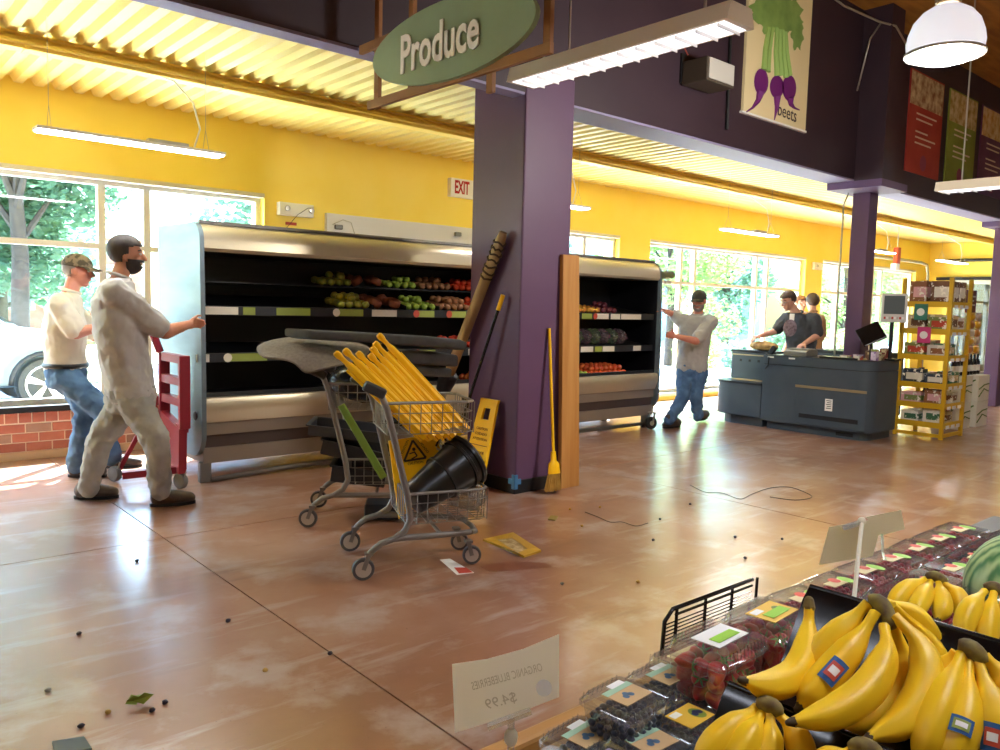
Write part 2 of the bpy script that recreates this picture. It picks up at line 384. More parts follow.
# ------------------------------------------------------------------ pendant strips of the low bay
def bay_light(x0, y, i, lab):
    L = 1.2; g = empty('pendant_light', (x0 + L / 2, y, 2.44), lab, 'light', 'thin pendant strips under the yellow deck')
    MB().box(x0, x0 + L, y - .075, y + .075, 2.452, 2.472).build('housing', m_white, g)
    MB().box(x0 + .01, x0 + L - .01, y - .065, y + .065, 2.444, 2.452).build('diffuser', m_lamp, g)
    MB().box(x0 + .68, x0 + .95, y - .03, y + .03, 2.472, 2.50).build('ballast', m_alu, g)
    for xx in (x0 + .08, x0 + L - .12):
        MB().tube([(xx, y - .06, 2.47), (xx, y, 2.62), (xx, y, 3.16)], .002, 5).build('wire', m_alu, g)
        MB().tube([(xx, y + .06, 2.47), (xx, y, 2.62)], .002, 5).build('wire', m_alu, g)
    MB().tube([(x0 + 1.0, y, 2.49), (x0 + 1.04, y, 2.62), (x0 + 1.0, y + .02, 2.80), (x0 + .95, y + .25, 2.98), (x0 + .92, y + .46, 3.05)], .007, 6).build('cord', m_white, g, smooth=3)
for i, (x, lab) in enumerate(((1.15, 'thin white pendant strip light over the two men on the left'), (5.02, 'thin white pendant strip light half hidden behind the wide purple column'),
                              (8.75, 'thin white pendant strip light in front of the window above the man in dark cap'), (12.4, 'thin white pendant strip light peeking out beside the slim purple column'), (15.6, 'farthest thin white pendant strip light near the yellow end wall'))):
    bay_light(x, 5.82, i, lab)
# ------------------------------------------------------------------ hall fixtures (angled white strips with two tubes), those out of view are added to light the hall and table
def hall_strip(x, y0, y1, z, lab, grp='hall strip lights', lens=None):
    g = empty('strip_light', (x, (y0 + y1) / 2, z), lab, 'light', grp)
    MB().prism([(x - .11, z), (x + .11, z), (x + .085, z + .085), (x - .085, z + .085)], 1, y0, y1).build('housing', mat('warm_white_enamel', '#d8cdb8', .45), g)
    MB().box(x - .088, x + .088, y0 + .03, y1 - .03, z - .004, z).build('lens', lens or m_bigamp, g)
    for k in range(int((y1 - y0) / .12)):
        yy = y0 + .06 + k * .12; MB().box(x - .09, x + .09, yy, yy + .004, z - .02, z - .003).build('louver', m_white, g)
    for yy in (y0 + .2, y1 - .2): MB().tube([(x, yy, z + .085), (x, yy, 4.8)], .008, 6).build('hanger', m_alu, g)
    return g
hall_strip(3.3, 2.16, 3.66, 2.74, 'white fluorescent strip light hanging right of the green oval sign', lens=mat('lamp_tube_dim', '#ffffff', 0.5, emit='#f2f4ff', estr=.30))
hall_strip(8.3, 1.7, 3.15, 2.62, 'white fluorescent strip light at the right edge below the purple poster', lens=MATS['lamp_tube_dim'])
for x, y, lab in ((-0.9, 1.2, 'white fluorescent strip light over the floor left of the camera'), (1.6, -1.0, 'white fluorescent strip light hanging above the produce table'), (4.6, -1.2, 'white fluorescent strip light behind the produce table'),
               (7.6, -1.6, 'white fluorescent strip light in the hall opposite the checkout'), (11.6, 1.6, 'white fluorescent strip light in front of the banner posters'), (16, 1.8, 'white fluorescent strip light at the far end of the hall')):
    hall_strip(x, y, y + 1.5, 3.3, lab, lens=mat('added_lamp_bright', '#ffffff', 0.5, emit='#eaf0ff', estr=15.0) if x == 1.6 else None)  # unseen strip above the produce table is set brightest to light the foreground
# big dome pendant
g = empty('dome_pendant', (5.46, 2.09, 2.92), 'large glowing ribbed glass dome pendant lamp at the top right', 'light')
ct = DP(946, 34, 5.0); mm = mat('dome_glass', '#f4f6ff', .25, emit='#f1f4ff', estr=.14)
prof = [(.215, -.13), (.22, -.09), (.224, -.055), (.215, .0), (.19, .07), (.145, .125), (.09, .16), (.06, .17)]
MB().lathe(prof, 40, ct, caps=False).build('dome_shade', mm, g, smooth=.9)
MB().lathe([(.0, -.185), (.09, -.175), (.16, -.155), (.215, -.125)], 40, ct, caps=False).build('lens', mat('dome_lens', '#ffffff', .3, emit='#ffffff', estr=.4), g, smooth=3)
MB().lathe([(.222, -.135), (.231, -.13), (.231, -.115), (.222, -.11)], 40, ct, caps=False).build('rim', m_alu, g, smooth=.8)
MB().lathe([(.065, .18), (.075, .19), (.075, .32), (.05, .36), (.012, .38), (.012, 1.7)], 16, ct).build('socket', mat('tan_metal', '#a8895a', .4, .6), g, smooth=.6)
ll = bpy.data.lights.new('dome_bulb', 'POINT'); ll.energy = 60; ll.color = (1, .95, .88); ll.shadow_soft_size = .2
lo = bpy.data.objects.new('dome_bulb', ll); COL.objects.link(lo); lo.parent = g; lo.location = (ct + V((0, 0, -.3))) - V((5.46, 2.09, 2.92))
# ------------------------------------------------------------------ outside: walk, car park, car, trees, buildings
m_conc = mat('pale_concrete', '#d8d6d0', .8, color2='#cdcac4', scale=3)
m_asph = mat('asphalt', '#9a9ca0', .85, color2='#a6a8ac', scale=20)
m_grass = mat('lawn', '#9db088', .9, color2='#b2c49c', scale=6)
struct(MB().box(-14, 26, 8.07, 10.6, -.15, -.02).build('sidewalk', m_conc))
struct(MB().box(-14, 26, 10.6, 10.75, -.3, -.02).build('kerb', m_conc))
struct(MB().box(-40, 60, 10.75, 19, -.35, -.14).build('car_park', m_asph))
struct(MB().box(-60, 110, 19, 80, -.35, -.10).build('lawn_ground', m_grass))
struct(MB().box(24.2, 60, -6, 10.75, -.35, -.03).build('far_walk', m_conc))
# parked car
def car(cx, cy, paint):
    g = empty('parked_car', (cx, cy, -.14), 'silver parked car with alloy wheel seen through the left window', 'car')
    z0 = -.14
    prof = [(-2.3, .35), (-2.35, .75), (-2.25, 1.05), (-2.05, 1.55), (-1.7, 1.70), (.1, 1.68), (.45, 1.58), (1.1, 1.12), (2.0, 1.0), (2.3, .85), (2.38, .6), (2.33, .33)]
    def sec(y, k, top):
        return [(cx + px, cy + y, z0 + .3 + (pz - .3) * (top if pz > 1.1 else 1)) for px, pz in prof]
    b = MB(); ys = [(-.80, 0, 1.0), (-.92, 0, .985), (-.92, 0, .97)]
    rs = []
    for y, f in ((-.66, 1), (-.93, 0), (.93, 0), (.66, 1)):
        rs.append([(cx + px * (1 if pz < 1.1 or f else .96), cy + (y if pz < 1.15 or f else y * .80), z0 + (pz if f or pz < 1.2 else pz - .04)) for px, pz in prof])
    b.rings(rs).build('body', paint, g, smooth=.5)
    gl = mat('car_glass', '#30404a', .05, .2)
    for s in (-1, 1):
        MB().add([(cx + .95, cy + s * .925, z0 + 1.17), (cx + .4, cy + s * .79, z0 + 1.52), (cx - .15, cy + s * .79, z0 + 1.57), (cx - .15, cy + s * .93, z0 + 1.14)], [(0, 1, 2, 3)]).build('side_window', gl, g)
        MB().add([(cx - .22, cy + s * .93, z0 + 1.14), (cx - .22, cy + s * .79, z0 + 1.57), (cx - 1.3, cy + s * .79, z0 + 1.57), (cx - 1.4, cy + s * .93, z0 + 1.14)], [(0, 1, 2, 3)]).build('side_window', gl, g)
    MB().add([(cx + 1.16, cy - .72, z0 + 1.13), (cx + 1.16, cy + .72, z0 + 1.13), (cx + .5, cy + .62, z0 + 1.60), (cx + .5, cy - .62, z0 + 1.60)], [(0, 1, 2, 3)]).build('windscreen', gl, g)
    rt = frame((0, 1, 0))
    for wx in (-1.4, 1.45):
        for s in (-1, 1):
            c = V((cx + wx, cy + s * .83, z0 + .36))
            w = MB().lathe([(.22, -.11), (.34, -.11), (.36, -.07), (.36, .07), (.34, .11), (.22, .11)], 24, c, rt).build('wheel', m_black, g, smooth=.6)
            MB().lathe([(.0, .06), (.25, .08), (.25, .10)], 24, c, frame((0, s, 0)), caps=False).build('hub', mat('hub_dark', '#555a60', .4, .5), w)
            sp = MB()
            for k in range(5):
                a = 6.283 * k / 5 + .3; d = V((math.cos(a), 0, math.sin(a)))
                for da in (-.13, .13):
                    d2 = V((math.cos(a + da), 0, math.sin(a + da))); sp.bar(c + V((0, s * .10, 0)) + d * .03, c + V((0, s * .115, 0)) + d2 * .25, .035, .02, (0, 1, 0))
            sp.tube([c + V((math.cos(6.283 * k / 24) * .25, s * .11, math.sin(6.283 * k / 24) * .25)) for k in range(24)], .014, 6, True).build('spokes', mat('alloy', '#d8dade', .3, .6), w)
            MB().tube([c + V((math.cos(a) * .42, s * .105, math.sin(a) * .42)) for a in [math.pi * k / 12 for k in range(13)]], .035, 6).build('wheel_arch', m_black, g, smooth=3)
    MB().box(cx + 1.7, cx + 2.32, cy - .90, cy - .62, z0 + .74, z0 + .88).build('headlight', mat('lamp_plastic', '#e8edf2', .1), g)
car(1.0, 12.95, mat('silver_paint', '#7c8b98', .35, .3, coat=.4))
# trees: trunk, limbs and a crown of leaf cards
def leaves(n, blobs, size, rnd):
    b = MB(); vs = []; fs = []
    for i in range(n):
        c, rad = rnd.choice(blobs)
        d = V((rnd.gauss(0, 1), rnd.gauss(0, 1), rnd.gauss(0, 1))).normalized() * (rnd.random() ** .4)
        p = V(c) + V((d.x * rad[0], d.y * rad[1], d.z * rad[2]))
        q = frame((rnd.gauss(0, 1), rnd.gauss(0, 1), rnd.gauss(0, 1) + .6)); s = size * rnd.uniform(.6, 1.3)
        k = len(vs)
        vs += [p + q @ V((-s * .5, 0, 0)), p + q @ V((0, -s * .32, s * .06)), p + q @ V((s * .5, 0, 0)), p + q @ V((0, s * .32, s * .06))]
        fs.append((k, k + 1, k + 2, k + 3))
    return b.add(vs, fs)
def leafmat(name, c1, c2):
    m = mat(name, c1, .6, color2=c2, scale=1.2)
    n = m.node_tree.nodes; l = m.node_tree.links; b = n['Principled BSDF']
    t = n.new('ShaderNodeBsdfTranslucent'); t.inputs[0].default_value = (*lin(c2), 1); mx = n.new('ShaderNodeMixShader'); mx.inputs[0].default_value = .4
    l.new(b.outputs[0], mx.inputs[1]); l.new(t.outputs[0], mx.inputs[2]); l.new(mx.outputs[0], n['Material Output'].inputs[0]); return m
m_bark = mat('bark', '#3a332e', .9, color2='#4a423c', scale=12)
ml = [leafmat('leaf_deep', '#3a5e4a', '#668a6c'), leafmat('leaf_bright', '#668a50', '#a0bc74'), leafmat('leaf_cool', '#55786a', '#83a38c')]
def tree(x, y, h, r, m, lab, n=3500, size=.34, trunk=.16, low=.32, seed=1):
    rd = random.Random(seed); g = empty('tree', (x, y, -.12), lab, 'tree', 'trees outside the windows')
    b = MB(); b.tube([(x, y, -.14), (x + .05, y, h * .3), (x - .05, y + .05, h * .62), (x, y, h * .85)], [trunk, trunk * .8, trunk * .5, .03], 8)
    bl = []
    for k in range(9):
        a = 6.283 * k / 9 + rd.random(); rr = r * rd.uniform(.35, .75); z = h * rd.uniform(low + .08, .92)
        c = (x + math.cos(a) * rr, y + math.sin(a) * rr, z); bl.append((c, (r * .5, r * .5, h * .14)))
        b.tube([(x, y, z * .62), (x + math.cos(a) * rr * .5, y + math.sin(a) * rr * .5, z * .85), c], [trunk * .4, trunk * .25, .015], 6)
    bl.append(((x, y, h * .8), (r * .6, r * .6, h * .2)))
    b.build('trunk', m_bark, g, smooth=.8)
    tag(leaves(n, bl, size, rd).build('crown', m, g), kind='stuff')
tree(2.9, 16.3, 7.0, 1.9, ml[0], 'broad leafy tree with a dark trunk behind the silver car', 16000, .18, .17, .2, 3)
tree(4.0, 25.0, 6.0, 2.6, ml[2], 'pale green tree in front of the low red brick building', 8000, .25, .2, .1, 8)
tree(-.8, 25.5, 6.0, 2.2, ml[1], 'bright green tree left of the dark trunk by the brick building', 8000, .25, .2, .06, 9)
tree(-3.6, 20.5, 7.5, 3.0, ml[1], 'bright green leafy tree at the far left edge behind the silver car', 9000, .22, .2, .12, 4)
tree(9.4, 19.6, 6.4, 2.2, ml[2], 'cool green tree rising beyond the top of the display case', 6000, .2, .18, .3, 5)
for i, (x, y, h, r, k, lab) in enumerate(((18.6, 14.0, 5.2, 1.9, 1, 'bright green tree outside the window behind the man in dark cap'), (23.2, 15.2, 5.6, 1.9, 0, 'deep green tree outside the window above the grocery cashier'),
        (27.5, 13.2, 5.4, 2.0, 1, 'sunlit tree outside the narrow window left of the slim column'), (35, 15.5, 6.5, 2.4, 2, 'cool green tree outside the window right of the slim column'), (14.4, 15.5, 5.8, 1.7, 2, 'cool green tree outside beside the end of the display case'))):
    tree(x, y, h, r, ml[k], lab, 7000, .16, .15, .12, 20 + i)
def shrub(x, y, r, h, lab, seed):
    rd = random.Random(seed)
    g = empty('shrub', (x, y, -.03), lab, 'shrub', 'shrubs along the walk')
    b = MB()
    for k in range(6):
        a = k * 1.05; b.tube([(x, y, -.03), (x + math.cos(a) * r * .5, y + math.sin(a) * r * .5, h * .7)], [.015, .005], 5)
    b.build('stems', m_bark, g); tag(leaves(900, [((x, y, h * .55), (r, r, h * .45))], .12, rd).build('foliage', ml[seed % 3], g), kind='stuff')
for i, (x, y, r, h, lab) in enumerate(((14.6, 10.2, .55, 1.0, 'leafy shrub outside low in the window beside the man in dark cap'), (16.6, 10.4, .6, .8, 'low pale shrub outside left of the cashier'), (18.2, 10.3, .6, 1.15, 'taller shrub outside behind the cashier'), (21.6, 10.2, .6, 1.1, 'shrub outside the narrow window by the slim column'))):
    shrub(x, y, r, h, lab, 40 + i)
# buildings
def building(x0, x1, y0, y1, h, m, wins, lab, trim='#d9d5cc'):
    g = empty('building', ((x0 + x1) / 2, (y0 + y1) / 2, -.1), lab, 'building')
    MB().box(x0, x1, y0, y1, -.1, h).build('wall', m, g)
    MB().box(x0 - .2, x1 + .2, y0 - .2, y1 + .2, h, h + .35).build('parapet', mat('stone_trim', trim, .7), g)
    for (wx, wz, ww, wh) in wins:
        f = MB().box(wx - ww / 2 - .1, wx + ww / 2 + .1, y0 - .06, y0 + .05, wz - .1, wz + wh + .1).build('window', mat('stone_trim', trim, .7), g)
        MB().box(wx - ww / 2, wx + ww / 2, y0 - .08, y0 - .05, wz, wz + wh).build('pane', mat('far_glass', '#7c98a6', .1, .1), f)
building(-6, 9.5, 30, 40, 3.4, mat('far_brick', '#a8685a', .9, color2='#b57868', scale=4), [(x, 1.0, 1.4, 1.4) for x in (-4, -1, 2, 5, 8)], 'low red brick building beyond the trees on the left')
building(22, 44, 26, 38, 8.5, mat('far_slate', '#8da3ad', .8, color2='#9db2ba', scale=2), [(x, z, 1.6, 2.0) for x in range(24, 44, 3) for z in (1.0, 4.6)], 'tall blue grey building behind the trees outside the right windows')
building(47, 70, 22, 36, 7.5, mat('far_buff', '#b89a70', .8), [(x, z, 1.6, 1.8) for x in range(49, 70, 3) for z in (1.0, 4.2)], 'buff coloured building outside the farthest window')
# ------------------------------------------------------------------ the long open display case
m_st = mat('case_end_steel', '#76858d', .42, .45, color2='#6a7981', scale=1.2, stretch=(.3, 1, 5), rough2=.5)
m_can = mat('case_silver_panel', '#c3b79c', .33, .55)
m_edge = mat('case_edge_trim', '#75716a', .45, .4)
m_int = mat('case_black_interior', '#0d0e12', .45)
m_mir = mat('case_dark_mirror', '#55585c', .06, .9)
m_taupe = mat('case_lower_panel', '#8b7e70', .5, .2)
m_kick = mat('case_kick', '#4a3c36', .5)
m_tagw = mat('tag_white', '#d9d4c8', .6); m_tagg = mat('tag_green', '#8c9a44', .6); m_tagr = mat('tag_red', '#b8432f', .6); m_tago = mat('tag_orange', '#c8862c', .6)
CX0, CX1, CY0, CY1 = 2.26, 7.82, 6.0, 6.95
case = empty('display_case', ((CX0 + CX1) / 2, 6.4, 0), 'very long open refrigerated display case with silver ends and dark shelves', 'display case')
def end_prof(o=0.0):
    return [(6.20, .20 + o), *[(a, b) for a, b in arc(6.20, .40, .20 - o, 270, 180, 6)], (CY0 + o + .01, 1.2), (CY0 + .03 + o, 1.855), *arc(CY0 + .17, 1.855, .14 - o, 175, 95, 6), (CY1 - o, 2.01 - o), (CY1 - o, .20 + o)]
def pr(poly, x0, x1): return MB().prism(poly, 0, x0, x1)
for x0, s in ((CX0, 1), (CX1, -1)):
    e = pr(end_prof(0), x0, x0 + s * .035).build('end_panel', m_st, case, smooth=.5)
    # bent trim along the front edge of the panel
    pp = [(x0 + s * .018, a, b) for a, b in end_prof(0)[:17]]
    MB().tube(pp, .029, 8).build('edge_trim', m_edge, e, smooth=3)
MB().lathe([(.03, 0), (.036, .006), (.03, .012), (.012, .014)], 16, (CX0 - .001, 6.12, .52), frame((-1, 0, 0))).build('drain_plug', m_black, case)
# canopy, top, back, deck
can = [(CY0 + .055, 1.775), (CY0 + .03, 1.80), *arc(CY0 + .17, 1.855, .135, 175, 95, 6), (CY0 + .34, 1.99), (CY0 + .34, 1.92), (CY0 + .12, 1.79)]
pr(can, CX0 + .035, CX1 - .035).build('canopy', m_can, case, smooth=.5)
MB().box(CX0 + .035, CX1 - .035, CY0 + .12, CY0 + .15, 1.987, 2.012).build('canopy_lip', m_edge, case)
MB().box(CX0 + .035, CX1 - .035, CY0 + .30, CY1, 1.90, 1.99).build('top_panel', m_can, case)
MB().box(CX0 + .035, CX1 - .035, 6.80, CY1, .20, 1.90).build('back_panel', m_int, case)
MB().box(CX0 + .035, CX1 - .035, CY0 + .05, 6.80, .60, .645).build('deck', m_int, case)
MB().box(CX0 + .035, CX1 - .035, CY0 + .12, 6.80, 1.775, 1.79).build('inner_roof', m_int, case)
for x in (CX0 + .036, CX1 - .046): MB().box(x, x + .01, CY0 + .06, 6.8, .65, 1.78).build('inner_side', m_int, case)
bump = [(CY0 + .05, .665), (CY0 + .015, .66), (CY0, .62), (CY0 + .005, .56), (CY0 + .04, .47), (CY0 + .10, .47), (CY0 + .10, .64)]
pr(bump, CX0 + .035, CX1 - .035).build('bumper', m_can, case, smooth=.6)
MB().box(CX0 + .035, CX1 - .035, CY0 + .06, 6.5, .37, .47).build('lower_panel', m_taupe, case)
MB().box(CX0 + .035, CX1 - .035, CY0 + .09, 6.5, .27, .37).build('kick_band', m_kick, case)
MB().box(CX0 + .035, CX1 - .035, CY0 + .07, 6.8, .15, .27).build('base_skirt', m_taupe, case)
MB().tube([(CX0 + .1, CY0 + .07, .018), (3.0, CY0 + .09, .045), (4.2, CY0 + .1, .05), (CX1 - .15, CY0 + .1, .045)], .022, 8).build('base_rail', m_edge, case, smooth=3)
for x in (CX0 + .01, 4.4, CX1 - .18):
    MB().box(x, x + .09, CY0 + .07, CY0 + .13, 0, .16).build('base_leg', m_edge, case, bevel=.008); MB().box(x, x + .07, 6.72, 6.8, 0, .16).build('base_leg', m_edge, case)
# shelves, left bay then right bay
XM = 5.62
MB().box(XM - .02, XM + .02, CY0 + .08, 6.8, .65, 1.78).build('bay_divider', m_int, case)
def shelf(x0, x1, z, tilt, yf=6.10):
    s = MB().add([(x0, yf, z), (x1, yf, z), (x1, 6.78, z + tilt), (x0, 6.78, z + tilt), (x0, yf, z - .02), (x1, yf, z - .02), (x1, 6.78, z + tilt - .02), (x0, 6.78, z + tilt - .02)],
             [(0, 1, 2, 3), (7, 6, 5, 4), (0, 4, 5, 1), (1, 5, 6, 2), (2, 6, 7, 3), (3, 7, 4, 0)]).build('shelf', m_int, case)
    MB().box(x0, x1, yf - .012, yf, z - .06, z + .012).build('price_rail', mat('rail_dark', '#23262b', .35), s)
    return s, yf - .012
def ptag(s, yf, x, z, w, m, blob=None):
    MB().box(x, x + w, yf - .005, yf - .001, z - .055, z + .005).build('price_tag', m, s)
    if blob: MB().disc((x - .005, yf - .007, z - .025), .035, (0, -1, 0), 12).build('price_tag', blob, s)
s1, yf = shelf(CX0 + .05, XM - .02, 1.355, .10)
for x, w, m, b in ((2.3, .28, m_tagw, None), (2.62, .1, m_tagg, None), (2.9, .3, m_tagg, None), (3.45, .26, m_tagg, m_tagw), (3.8, .26, m_tagw, None), (4.28, .2, m_tagg, m_tagr), (4.66, .2, m_tagg, m_tagr), (5.05, .24, m_tagw, None)): ptag(s1, yf, x, 1.355, w, m, b)
MB().box(CX0 + .05, XM - .02, 6.40, 6.78, 1.55, 1.562).build('upper_tray', m_int, case)
s2, yf = shelf(CX0 + .05, XM - .02, .99, .06)
for x, w, m, b in ((2.25, .1, m_tagw, None), (2.5, .32, m_tagg, m_tagw), (3.2, .2, m_tagw, None), (4.3, .2, m_tagg, m_tagr), (4.9, .3, m_tagw, None)): ptag(s2, yf, x, .99, w, m, b)
s3, yf = shelf(XM + .02, CX1 - .05, 1.36, .10)
for x, w, m, b in ((6.5, .16, m_tagg, None), (6.72, .22, m_tagw, m_tagr), (6.98, .16, m_tagw, None), (7.16, .36, m_tagw, None)): ptag(s3, yf, x, 1.36, w, m, b)
s4, yf = shelf(XM + .02, CX1 - .05, .99, .08)
for x, w, m, b in ((6.5, .2, m_tagw, None), (6.73, .12, m_tagg, None), (6.86, .2, m_tagw, None), (7.4, .14, m_tagw, None)): ptag(s4, yf, x, .99, w, m, b)
MB().box(CX0 + .05, CX1 - .05, CY0 + .06, CY0 + .075, .665, .70).build('front_rail', mat('rail_dark', '#23262b', .35), case)
# bin dividers on the upper left shelf
for x in (3.826, 4.175, 4.556, 4.976): MB().add([(x, 6.11, 1.36), (x + .006, 6.11, 1.36), (x + .006, 6.76, 1.46), (x, 6.76, 1.46), (x, 6.11, 1.40), (x + .006, 6.11, 1.40), (x + .006, 6.76, 1.53), (x, 6.76, 1.53)], [(0, 1, 2, 3), (4, 7, 6, 5), (0, 4, 5, 1), (1, 5, 6, 2), (2, 6, 7, 3), (3, 7, 4, 0)]).build('bin_divider', m_int, case)
# produce piles: every fruit its own object
def fruit_mesh(name, r, m, squash=.92, stem=True):
    b = MB().lathe([(.004, -r * squash * .8), (r * .5, -r * squash * .85), (r * .92, -r * .45), (r, 0), (r * .9, r * .5), (r * .5, r * squash * .86), (r * .16, r * squash * .78)], 10)
    me = b.mesh(name); me.materials.append(m); me.polygons.foreach_set('use_smooth', [True] * len(me.polygons)); return me
def pile(name, m, r, x0, x1, y0, y1, zf, zs, lab, cat, grp, rows=None, layers=2, squash=.92):
    me = fruit_mesh(name, r, m, squash); nx = max(1, int((x1 - x0) / (2 * r))); ny = rows or max(1, int((y1 - y0) / (2 * r)))
    for ly in range(layers):
        for j in range(ny - ly):
            for i in range(nx - ly):
                if ly and R.random() < .25: continue
                x = x0 + r + (x1 - x0 - 2 * r) * (i + ly * .5) / max(1, nx - 1); y = y0 + r + (j + ly * .5) * 2 * r
                o = bpy.data.objects.new(name, me); COL.objects.link(o)
                o.location = (x + R.uniform(-.004, .004), y, zf + zs * (y - y0) + r * .86 + ly * r * 1.45); o.rotation_euler = (R.uniform(-.6, .6), R.uniform(-.6, .6), R.uniform(0, 6))
                tag(o, lab, cat, grp)
def pm(n, c, c2, ro=.35): return mat(n, c, ro, color2=c2, scale=18)
ZS = .10 / .68
bins = (('squash', pm('squash_skin', '#b7a93a', '#8c9a3e'), .036, 3.50, 3.82, 'small yellow green squash', .92, 2), ('sweet_potato', pm('sweet_potato_skin', '#8a4b32', '#9c5a3c', .6), .058, 3.84, 4.16, 'large brown sweet potato', .7, 1),
        ('green_apple', pm('lime_skin', '#7f9a34', '#98ad44'), .034, 4.20, 4.54, 'small green apple', .92, 2), ('potato', pm('potato_skin', '#9a6b42', '#86583a', .6), .036, 4.58, 4.96, 'brown potato', .8, 2), ('tomato', pm('tomato_skin', '#b9301e', '#c94a26', .25), .035, 5.0, 5.56, 'red tomato', .92, 2))
for nm_, m_, r_, xa, xb, wd, sq, ly in bins:
    pile(nm_, m_, r_, xa, xb, 6.13, 6.5, 1.362, ZS, wd + ' piled behind the upper price rail of the case', nm_.split('_')[-1] if nm_ != 'sweet_potato' else 'sweet potato', nm_.replace('_', ' ') + ' pile on the railed shelf', 4 if r_ < .05 else 3, ly, sq)
    pile(nm_, m_, r_, xa - .02, xb - .02, 6.42, 6.70, 1.563, .12, wd + ' copied on the back tray in place of a mirror image', nm_.split('_')[-1] if nm_ != 'sweet_potato' else 'sweet potato', nm_.replace('_', ' ') + ' mirror copies on the back tray', 3 if r_ < .05 else 2, ly, sq)  # duplicate row of the shelf produce, stands in for its mirror reflection
pile('tomato', pm('tomato_skin2', '#c4372a', '#d0553a', .25), .035, 4.60, 5.0, 6.11, 6.4, 1.0, .09, 'red tomato on the middle shelf above the yellow signs in the cart', 'tomato', 'middle shelf tomatoes', 3)
pile('apple', pm('apple_skin', '#b23a2a', '#c8783a', .25), .037, 5.0, 5.56, CY0 + .09, 6.4, .65, .05, 'red apple on the case deck just left of the purple column', 'apple', 'deck apples', 4)
pile('lemon', pm('yellow_fruit', '#c9a53a', '#b9602c'), .034, 6.5, 6.86, 6.13, 6.5, 1.367, ZS, 'yellow orange fruit on the top shelf of the right bay', 'fruit', 'yellow fruit pile', 4, 1)
pile('beetroot', pm('beet_skin', '#5a2430', '#70303a'), .034, 6.90, 7.15, 6.13, 6.5, 1.367, ZS, 'dark red root on the top shelf of the right bay', 'beetroot', 'dark roots', 4)
pile('green_apple', pm('green_apple_skin', '#7fa038', '#a8b848', .3), .036, 6.3, 6.66, CY0 + .09, 6.25, .65, .05, 'green apple low on the deck beside the wooden board', 'apple', 'green apples', 2, 1)
pile('tomato', pm('tomato_skin3', '#cf4428', '#d9703a', .25), .036, 6.68, 7.32, CY0 + .09, 6.5, .65, .07, 'red tomato on the lit deck of the right bay', 'tomato', 'right bay tomatoes', 5)
pile('red_apple', pm('apple_skin3', '#a83424', '#b85030', .3), .036, 6.3, 6.66, 6.26, 6.6, .66, .07, 'red fruit behind the green apples beside the wooden board', 'apple', 'red fruit behind green apples', 3, 1)
# bagged greens on the middle shelf of the right bay
mg = [clear_mat('bag_film', '#eef2ec', .07, .2, .05), pm('greens_dark', '#2d4a28', '#5a6a3c', .5), pm('greens_purple', '#4a2a3c', '#6a4456', .5)]
for i in range(7):
    x = 6.42 + i * .15; z = .995; lab = 'clear bag of dark leafy greens, number %d from the wooden board on the middle shelf' % (i + 1)
    lab = ['clear bag of purple leaves nearest the wooden board', 'clear bag of green leaves second from the wooden board', 'clear bag of purple leaves third from the wooden board', 'clear bag of green leaves in the middle of the shelf row', 'clear bag of purple leaves third from the shelf end', 'clear bag of green leaves second from the shelf end', 'clear bag of purple leaves nearest the man in dark cap'][i] + ' on the right bay'
    g = empty('salad_bag', (x, 6.26, z), lab, 'bag', 'bagged greens')
    rd = random.Random(i); lv = leaves(420, [((x, 6.26, z + .10), (.062, .105, .088))], .06, rd); lv.build('leaves', mg[1 + (i + 1) % 2], g)
    MB().ell((x, 6.26, z + .10), (.072, .12, .10), None, 12, 8).build('bag', mg[0], g, smooth=3)
# caster under the right end and the roll of wrap taped at its top
cg = empty('caster_dolly', (7.62, 5.95, 0), 'black swivel caster jacked under the right end of the display case', 'caster')
cc = V((7.62, 5.95, .075))
w = MB().lathe([(.03, -.022), (.07, -.022), (.075, -.014), (.075, .014), (.07, .022), (.03, .022)], 20, cc, frame((.3, 1, 0))).build('wheel', m_black, cg, smooth=.6)
MB().lathe([(.0, -.026), (.03, -.026), (.03, .026), (.0, .026)], 12, cc, frame((.3, 1, 0)), caps=False).build('hub', m_alu, w)
b = MB(); b.bar(cc + V((0, -.032, 0)), cc + V((.02, -.032, .12)), .03, .005, (0, 1, 0)); b.bar(cc + V((0, .032, 0)), cc + V((.02, .032, .12)), .03, .005, (0, 1, 0)); b.obox(cc + V((.02, 0, .125)), (.07, .09, .01)); b.build('fork', m_alu, cg)
MB().tube([cc + V((.02, 0, .13)), cc + V((.02, 0, .20))], .012, 8).build('stem', m_alu, cg)
wr = empty('wrap_roll', (7.83, 6.02, 1.80), 'roll of clear plastic wrap taped to the top corner of the display case', 'plastic wrap')
MB().tube([(7.80, 6.01, 1.84), (7.95, 5.98, 1.85)], [.045, .045], 12).build('tube_core', mat('olive_core', '#6f7350', .6), wr, smooth=.6)
rd = random.Random(5); fl = MB()
for k in range(3):
    p = [V((7.78 + k * .035, 5.985 - .008 * k, 1.90 - .06 * i)) + V((rd.uniform(-.02, .02), rd.uniform(-.01, .004), 0)) for i in range(6)]
    for i in range(5): fl.quad(p[i], p[i] + V((.05, -.01, 0)), p[i + 1] + V((.045, -.01, 0)), p[i + 1])
fl.build('plastic_film', clear_mat('wrap_film', '#f2f6f8', .25, .12, .22), wr)
